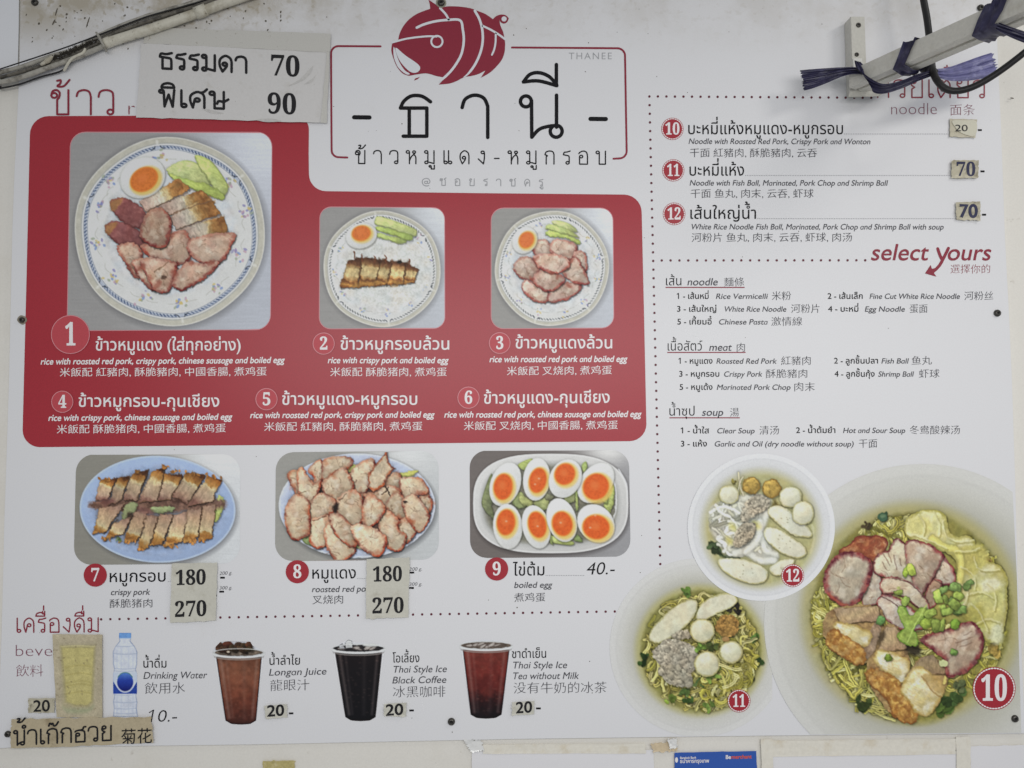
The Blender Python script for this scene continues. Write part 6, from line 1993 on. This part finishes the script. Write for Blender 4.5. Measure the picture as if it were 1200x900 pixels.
# ------------------------------------------------------------------ tubes, cables
def tube(pts, r, n=10, sub=6, wob=0.0, seed=0):
    """round cable through points (world)"""
    c = catmull(np.array(pts, float), sub)
    rs = np.random.RandomState(seed)
    rr = np.ones(len(c)) * r if np.isscalar(r) else np.interp(np.linspace(0, 1, len(c)), np.linspace(0, 1, len(r)), r)
    rr = rr * (1 + wob * rs.randn(len(c)))
    d = np.gradient(c, axis=0)
    d /= np.linalg.norm(d, axis=1)[:, None]
    up = np.array([0.13, 1, 0.21])
    v, f = [], []
    for i, (p_, t) in enumerate(zip(c, d)):
        a = np.cross(t, up)
        a /= np.linalg.norm(a)
        b = np.cross(t, a)
        for k in range(n):
            w = 2 * math.pi * k / n
            v.append(p_ + rr[i] * (math.cos(w) * a + math.sin(w) * b))
    for i in range(len(c) - 1):
        for k in range(n):
            j = (k + 1) % n
            f.append((i * n + k, i * n + j, (i + 1) * n + j, (i + 1) * n + k))
    f.append(tuple(range(n))[::-1])
    f.append(tuple((len(c) - 1) * n + k for k in range(n)))
    return np.array(v), f


def path(*p):
    return [PP([(x, y)], d)[0] for x, y, d in p]


PXM = .0015
M_cond = mat('old_white_plastic', (186, 182, 168), rough=.45, spec=.4, noise=.06, nscale=160, stain=[(35, .46, .66, .65, (138, 130, 110)), (140, .62, .7, .6, (90, 82, 66))])
M_cab1 = mat('grimy_grey_cable', (150, 147, 138), rough=.5, noise=.15, nscale=120, stain=[(50, .5, .65, .7, (86, 80, 70))])
M_cab2 = mat('sooty_cable', (92, 88, 80), rough=.6, noise=.25, nscale=140, stain=[(60, .45, .6, .7, (40, 37, 33))])
M_blk = mat('black_cable', (26, 25, 26), rough=.45, spec=.4)
M_dirt = mat('cobweb_soot', (48, 44, 38), rough=.9, noise=.3, nscale=200)

t = empty('conduit_pipe', P(215, 22, .012), label='cream plastic conduit pipe slanting across the top left corner', category='pipe')
v, f = tube(path((620, -135, .012), (450, -68, .012), (345, -26, .012), (300, -9, .012), (262, 4, .012), (232, 15, .012), (180, 33, .012), (140, 45.5, .012), (124, 51, .012)), 5.6 * PXM, 14)
mesh_obj('pipe', v, f, M_cond, t, smooth=True)
v, f = tube(path((242, 11, .012), (229, 16, .012)), 7.0 * PXM, 14)
mesh_obj('coupling', v, f, M_cond, t, smooth=True)
v, f = tube(path((130, 48.5, .012), (121, 52, .012)), 6.0 * PXM, 14)
mesh_obj('end_cap', v, f, M_cond, t, smooth=True)
for lb, m, r, pp in (('grey cable running along the top of the cream conduit', M_cab1, 2.6, ((-220, 154.0, .008), (-20, 92, .008), (0, 85, .008), (30, 77, .008), (60, 66, .008), (90, 57, .009), (118, 41, .010), (150, 27, .010), (190, 13.5, .010), (230, 2, .010), (275, -14, .010), (420, -66, .010), (600, -140, .010))),
                     ('sooty dark cable between the conduit and the grey cable', M_cab2, 2.2, ((-220, 159.0, .010), (-20, 97, .010), (0, 91, .010), (40, 80, .010), (80, 66, .011), (110, 53, .013), (130, 41, .013), (160, 29.5, .014), (200, 16.5, .014), (240, 4, .014), (280, -10, .014), (425, -62, .014), (600, -134, .014))),
                     ('grey cable sagging lowest at the left edge', M_cab1, 3.0, ((-220, 162.0, .012), (-20, 100, .012), (0, 96.5, .012), (24, 91, .012), (60, 78, .012), (90, 67, .012), (112, 58, .012), (124, 53, .010))),
                     ('thin black cable under the grey cables at the left edge', M_blk, 1.0, ((-220, 168.0, .006), (-20, 106, .006), (0, 103.5, .006), (22, 99, .006), (48, 90, .006), (72, 83, .006), (84, 72, .007), (104, 62, .007))),
                     ('thin black wire lying on top of the cables', M_blk, .8, ((-220, 150.0, .014), (-20, 88, .014), (0, 81, .014), (40, 68, .014), (80, 54.5, .015), (108, 44, .016), (140, 31.5, .016), (175, 18.5, .015), (220, 6, .014), (262, -8, .014), (420, -70, .014), (600, -146, .014)))):
    v, f = tube(path(*pp), r * PXM, 10, 6, .04, len(lb))
    mesh_obj('cable', v, f, m, None, smooth=True, label=lb, category='cable')
v, f = tube(path((100, 57, .016), (97, 62, .017), (86, 67.5, .017), (80, 74, .014), (75, 83, .006)), 1.5 * PXM, 8, 6)
mesh_obj('cable', v, f, M_cond, None, smooth=True, label='short white wire stub hanging below the cable bundle', category='cable')
v, f = tube(path((113, 38.5, .014), (116, 43, .0215), (120, 51, .022), (124, 58.5, .016), (124.5, 60, .008)), 1.5 * PXM, 8, 5)
mesh_obj('cable_tie', v, f, M_cab1, None, smooth=True, label='white cable tie round the bundle at the conduit end', category='cable tie')
v, f = tube(path((48, 76, .016), (56, 71, .018), (62, 66, .016)), [1.4 * PXM, 3.2 * PXM, 1.2 * PXM], 8, 5, .1, 3)
mesh_obj('cable_clip', v, f, M_cond, None, smooth=True, label='broken white plastic clip on the cables', category='clip')
# soot caught between the cables: a ragged clump of short hairs
rs = np.random.RandomState(4)
V, Fc = [], []
for k in range(240):
    s_ = rs.rand()
    x, y = 58 + 56 * s_ + rs.randn() * 2, 70 - 23 * s_ + rs.randn() * 1.2
    a = rs.rand() * 6.28
    l = .6 + 1.2 * rs.rand()
    v, f = tube(path((x, y, .014 + .004 * rs.rand()), (x + l * math.cos(a), y + l * math.sin(a), .016), (x + 1.7 * l * math.cos(a + .5), y + 1.7 * l * math.sin(a + .5), .015)), .5 * PXM, 4, 2)
    Fc += [tuple(i + len(V) for i in q) for q in f]
    V += v.tolist()
mesh_obj('dust_clump', V, Fc, M_dirt, None, label='black sooty dust caught between the cables', category='dust', kind='stuff')


# ------------------------------------------------------------------ metal bracket with arm
def box_between(a, b, side, up, hs, hu, bev=.0012):
    """bar from a to b with half sizes hs, hu along side / up (unit vectors)"""
    pr = []
    for sx, sy in ((-1, -1), (1, -1), (1, 1), (-1, 1)):
        for k in range(3):
            # small rounded corner
            ang = {(-1, -1): 180, (1, -1): 270, (1, 1): 0, (-1, 1): 90}[(sx, sy)] + 45 * k
            pr.append((sx * (hs - bev) + bev * math.cos(math.radians(ang)), sy * (hu - bev) + bev * math.sin(math.radians(ang))))
    n = len(pr)
    v = [a + side * x + up * y for x, y in pr] + [b + side * x + up * y for x, y in pr]
    f = [(i, (i + 1) % n, n + (i + 1) % n, n + i) for i in range(n)] + [tuple(range(n))[::-1], tuple(range(n, 2 * n))]
    return v, f


M_alu = mat('dull_aluminium', (182, 180, 172), rough=.5, spec=.4, noise=.07, nscale=220, metal=.0, bump=.1, bscale=90, stain=[(26, .52, .75, .45, (150, 145, 130)), (180, .68, .74, .5, (100, 95, 84))])
M_alu2 = mat('white_painted_metal', (196, 195, 190), rough=.4, spec=.4, noise=.04)
U = Vector((0, 0, 1))
X1 = Vector((1, 0, 0))
Yo = Vector((0, -1, 0))
br = empty('metal_bracket', P(1002, 112, 0), label='grey square-tube bracket screwed to the board carrying a long arm', category='bracket')
c0 = P(1005.5, 19.5, .027)
c1 = P(1004.5, 113.5, .027)
xc = c0.x - .0005
hw = .0128
v, f = box_between(Vector((xc, -.0136, c0.z)), Vector((xc, -.0136, P(1001, 112, .01).z)), X1, Yo, hw, .0134)
mesh_obj('upright', [tuple(q) for q in v], f, M_alu, br)
for x, y, r in ((1006, 29.5, 3.0), (1004, 64, 2.6)):
    v, f = dome(P(x, y, .0271), r * PXM, .002)
    mesh_obj('screw', v, f, [M_screw, M_slot], br, mi=[0] * (len(f) - 36) + [1] * 36, smooth=True)
# small angle cleat joining upright and arm
a0 = P(1004.5, 69, .0285)
v, f = box_between(Vector((a0.x, -.0292, a0.z)), Vector((a0.x, -.0292, a0.z - .030)), X1, Yo, .0082, .0018, .0006)
mesh_obj('cleat', [tuple(q) for q in v], f, M_alu2, br)
v, f = dome(P(1006, 78.5, .0312), 2.7 * PXM, .002)
mesh_obj('screw', v, f, [M_screw, M_slot], br, mi=[0] * (len(f) - 36) + [1] * 36, smooth=True)
# arm: leaves the upright to the right, rising and coming forward
A = P(1004, 96, .036)
B = P(1262, -18, .34)
dirn = (B - A).normalized()
side = dirn.cross(U).normalized()
if side.y > 0:
    side = -side                                           # towards the camera
upv = dirn.cross(side).normalized()
if upv.z < 0:
    upv = -upv
hs, hu = .021, .0148
pr = [(hs, hu), (hs, -hu), (.004, -hu), (.004, -hu + .006), (-.004, -hu + .006), (-.004, -hu), (-hs, -hu), (-hs, hu)]
st = [0.0, .02, .12, .3, .6, 1.0]
n = len(pr)
v = []
L = (B - A).length
for s_ in st:
    for x, y in pr:
        v.append(A + dirn * (L * s_) + side * x + upv * y)
f = []
for k in range(len(st) - 1):
    for i in range(n):
        j = (i + 1) % n
        f.append((k * n + i, k * n + j, (k + 1) * n + j, (k + 1) * n + i))
f.append((0, 1, 2, 3, 4, 5, 6, 7))
b_ = (len(st) - 1) * n
f.append(tuple(b_ + i for i in range(n))[::-1])
mesh_obj('arm', [tuple(q) for q in v], f, M_alu, br)
# wedge-shaped gusset plate under the joint
g = [(994, 113.5), (1000, 92), (1008, 82), (1030, 92), (1046, 100), (1030, 113)]
v = [tuple(PP([q], .030)[0]) for q in g] + [tuple(PP([q], .012)[0]) for q in g]
n = len(g)
f = [tuple(range(n))[::-1], tuple(range(n, 2 * n))] + [(i, (i + 1) % n, n + (i + 1) % n, n + i) for i in range(n)]
mesh_obj('gusset', v, f, M_alu, br)

# ------------------------------------------------------------------ purple plastic ribbons
M_rib = mat('purple_plastic_ribbon', (40, 38, 64), rough=.33, spec=.5, noise=.3, nscale=90, stain=[(45, .5, .7, .4, (92, 91, 118))])
M_rib2 = mat('faded_purple_ribbon', (112, 111, 152), rough=.4, spec=.4, noise=.2, nscale=100, stain=[(60, .5, .7, .6, (168, 168, 200))])


def ribbon(name, pts, m, label, pleat=.0016, na=10, seed=0, fringe=0.0, sub=8):
    """pleated strip: pts = (x, y, depth, width px, tilt deg of the cross line)"""
    a = catmull(np.array(pts, float), sub)
    rs = np.random.RandomState(seed)
    ph = rs.rand(5) * 6
    v = []
    nl = len(a)
    for i, (x, y, d, w, tl) in enumerate(a):
        s_ = i / (nl - 1)
        ct, st_ = math.cos(math.radians(tl)), math.sin(math.radians(tl))
        for k in range(na * 2 + 1):
            u = k / (na * 2) - .5
            fold = pleat * (math.sin(u * 21 + ph[0] + 1.5 * s_) + .7 * math.sin(u * 43 + ph[1] - 3 * s_) + .6 * math.sin(9 * s_ + u * 8 + ph[2]))
            e = fringe * (rs.rand() - .5) if i in (0, nl - 1) else 0
            nx, ny = (a[min(i + 1, nl - 1)] - a[max(i - 1, 0)])[:2]
            ll = math.hypot(nx, ny) + 1e-6
            v.append(PP([(x + u * w * ct + e * nx / ll, y + u * w * st_ + e * ny / ll)], d + fold)[0])
    c = na * 2 + 1
    f = [(i * c + k, i * c + k + 1, (i + 1) * c + k + 1, (i + 1) * c + k) for i in range(nl - 1) for k in range(c - 1)]
    o = mesh_obj(name, v, f, m, None, smooth=True, label=label, category='ribbon', group='purple plastic ribbons tied to the arm')
    md = o.modifiers.new('thick', 'SOLIDIFY')
    md.thickness = .0004
    return o


ribbon('plastic_ribbon', [(941, 94, .045, 24, 78), (952, 92, .047, 22, 80), (968, 88.5, .049, 17, 82), (985, 84.5, .054, 11, 85), (1000, 82.5, .062, 8, 88), (1012, 84, .070, 7, 80)], M_rib, 'purple ribbon end fanning out to the left of the bracket', .0022, 12, 2, 5)
ribbon('plastic_ribbon', [(1005, 72, .062, 8, 15), (1010, 80, .068, 16, 20), (1014, 91, .076, 22, 50), (1022, 100, .084, 17, 75), (1036, 104, .092, 11, 85), (1056, 99, .100, 9, 80), (1075, 91, .108, 8, 80), (1090, 86, .115, 7, 80)], M_rib, 'purple ribbon twisting from the bracket along the underside of the arm', .002, 10, 5, 2)
ribbon('plastic_ribbon', [(1166, 74, .055, 26, 72), (1150, 79, .058, 26, 76), (1130, 84, .065, 22, 80), (1110, 87, .08, 15, 80), (1094, 85, .095, 8, 82)], M_rib2, 'pale purple ribbon end fanning out below the arm', .0024, 12, 7, 6)


def wrap(s0, width, label, seed, grow=.0034):
    """ribbon wound round the arm at fraction s0 of its length"""
    V, Fq = [], []
    ns = 8
    ring = [(hs + grow, hu + grow), (hs + grow, 0), (hs + grow, -hu - grow), (0, -hu - grow * 1.6), (-hs - grow, -hu - grow), (-hs - grow, 0), (-hs - grow, hu + grow), (0, hu + grow)]
    rs = np.random.RandomState(seed)
    for i in range(ns + 1):
        for x, y in ring:
            j = .0011 * rs.randn()
            V.append(A + dirn * (L * s0 + width * (i / ns - .5) + .009 * (y / hu)) + side * (x + j) + upv * (y + j))
    m_ = len(ring)
    for i in range(ns):
        for k in range(m_):
            j = (k + 1) % m_
            Fq.append((i * m_ + k, i * m_ + j, (i + 1) * m_ + j, (i + 1) * m_ + k))
    mesh_obj('plastic_ribbon', [tuple(q) for q in V], Fq, M_rib, None, smooth=True, label=label, category='ribbon', group='purple plastic ribbons tied to the arm')


def s_at(px, py):
    """fraction of the arm's length that shows nearest to a photo pixel"""
    best = min(range(400), key=lambda i: (lambda q: (q[0] - px) ** 2 + (q[1] - py) ** 2)(to_px(A + dirn * (L * i / 400))))
    return best / 400


def to_px(w):
    q = RW.transposed() @ (w - CAM)
    return 600 + F * q.x / -q.z, 450 - F * q.y / -q.z


wrap(s_at(1070, 66), .022, 'purple ribbon wound round the middle of the arm', 3)
wrap(s_at(1170, 22), .036, 'purple ribbon wound round the arm nearest the right edge', 4)
d0 = -(A + dirn * (L * s_at(1170, 22))).y + .012
ribbon('plastic_ribbon', [(1166, 30, d0, 12, 70), (1180, 36, d0 + .006, 14, 75), (1196, 42, d0 + .008, 15, 78), (1225, 52, d0 + .006, 16, 78)], M_rib, 'dark purple ribbon end trailing out past the right edge', .002, 8, 9, 2)

# ------------------------------------------------------------------ black cable over the arm
v, f = tube(path((1066, -420, .05), (1074, -200, .05), (1078, -60, .05), (1081, -10, .05), (1086, 20, .05), (1089, 44, .055), (1091, 66, .075), (1093, 82, .115), (1098, 94, .125), (1108, 104, .13), (1122, 106.5, .135), (1142, 101, .145), (1168, 86, .16), (1200, 62, .18), (1240, 28, .21)), [.0058, .0058, .0056, .0052], 14, 8)
mesh_obj('black_cable', v, f, M_blk, None, smooth=True, label='thick black cable looping under the metal arm', category='cable')
v, f = tube(path((1080, 78, .098), (1090, 83, .108), (1098, 86, .112)), [.006, .010, .005], 10, 6, .08, 5)
mesh_obj('knot', v, f, mat('black_tape', (28, 26, 34), rough=.5), None, smooth=True, label='black taped knot where cable and ribbons meet', category='tape')

# ------------------------------------------------------------------ below the board: papers, tape, sticker
M_sheet = mat('white_paper', (208, 207, 209), rough=.5, spec=.3, noise=.02, bump=.12, bscale=20)
M_mask = mat('masking_tape', (206, 202, 191), rough=.5, noise=.05, nscale=200, bump=.3, bscale=60, stain=[(30, .5, .72, .5, (186, 172, 144))])
M_ctape = mat('glossy_clear_tape', (206, 206, 204), rough=.12, spec=.6, noise=.03, bump=.6, bscale=60)
B0 = -.0058


def low(name, q, m, lift, seed, label, cat, parent=None, rg=.5, amp=.0008):
    k = {} if parent is not None else dict(label=label, category=cat)
    return sheet(name, q, m, B0 + lift, amp, seed, ragged=rg, n=12, parent=parent, **k)


low('paper_sheet', [(553, 880.5), (766, 879), (767, 930), (553, 930)], M_sheet, .0012, 51, 'white paper taped below the menu board, left of the blue sticker', 'paper')
low('paper_sheet', [(904, 884), (1121, 880), (1123, 930), (904, 930)], M_sheet, .0012, 52, 'white paper taped below the menu board, right of the blue sticker', 'paper')
low('paper_sheet', [(1137, 874.5), (1205, 873), (1206, 930), (1138, 930)], M_sheet, .0012, 53, 'white paper corner at the bottom right edge', 'paper')
low('tape_strip', [(566, 873), (756, 871), (757, 883), (566, 883.5)], M_mask, .0022, 54, 'strip of cream tape above the left white paper', 'tape')
low('tape_strip', [(904, 868), (1120, 866), (1120, 884), (904, 887)], M_mask, .0022, 55, 'strip of cream tape above the right white paper', 'tape')
low('tape_strip', [(1120, 864), (1137, 863), (1139, 930), (1122, 930)], M_mask, .0030, 56, 'upright strip of cream tape near the bottom right corner', 'tape')
low('tape_strip', [(892, 866), (906, 866), (906, 930), (893, 930)], M_mask, .0032, 57, 'upright strip of cream tape right of the blue sticker', 'tape')
low('tape_piece', [(544, 867.5), (564, 867), (567, 879), (552, 882)], M_ctape, .0034, 58, 'crumpled clear tape at the corner of the left white paper', 'tape', rg=1.6, amp=.003)
low('tape_piece', [(763, 872), (792, 868), (794, 880), (766, 882)], mat('brown_glue', (190, 174, 146), rough=.3, noise=.1, nscale=200), .0034, 59, 'brownish stained tape above the blue sticker', 'tape', rg=1.8, amp=.003)
low('tape_piece', [(782, 866), (793, 865), (794, 876), (785, 878)], M_ctape, .0064, 60, 'shiny crumpled clear tape above the blue sticker', 'tape', rg=1.6, amp=.005)
low('torn_scrap', [(308, 892), (346, 891.5), (341, 930), (309, 930)], mat('mustard_paper', (168, 156, 104), rough=.6, noise=.2, nscale=240, stain=[(70, .5, .7, .7, (196, 186, 150))]), .0016, 61, 'torn mustard paper scrap at the bottom edge', 'scrap', rg=1.0)
bs, fn = low('bank_sticker', [(790.5, 882.2), (886, 880), (889, 930), (790.5, 930)], mat('blue_sticker', (46, 82, 158), rough=.3, spec=.4, noise=.05), .0020, 62, 'blue bank sticker cut off by the bottom edge', 'sticker', rg=.3)
fl = Flat(off(fn, .0005))
text(fl, 'Bangkok Bank', 797, 816, 889.4, 3.8, M_white, 889, w=.02)
fl.build('lettering', bs)
fl = Flat(off(fn, .0005))
text(fl, 'ธนาคารกรุงเทพ', 797, 831, 894.2, 6.2, M_white, 893.6, w=.02)
fl.build('lettering', bs)
fl = Flat(off(fn, .0005))
text(fl, 'Be', 850.5, 856.5, 889.4, 6.4, M_white, 889.2, w=.03)
fl.build('lettering', bs)
fl = Flat(off(fn, .0005))
text(fl, 'merchant', 857, 881, 889.2, 6.2, mat('print_orange', (196, 84, 60)), 888.6, w=.03)
fl.build('lettering', bs)
fl = Flat(off(fn, .0005))
fl.poly(circ(792.8, 890.6, 1.8, 12, 3.2), M_white)
fl.build('emblem', bs)
# white panel edge at the far left, above the cables
slab_obj('wall_panel', np.array([(-60, -60), (22.6, -60), (22, 30), (20.4, 95), (-60, 112)], float), -.0055, -.0015, mat('white_panel', (208, 209, 212), rough=.5, noise=.02), label='clean white panel edge left of the menu board, above the cables', category='panel')
bpy.data.objects.remove(_fo)
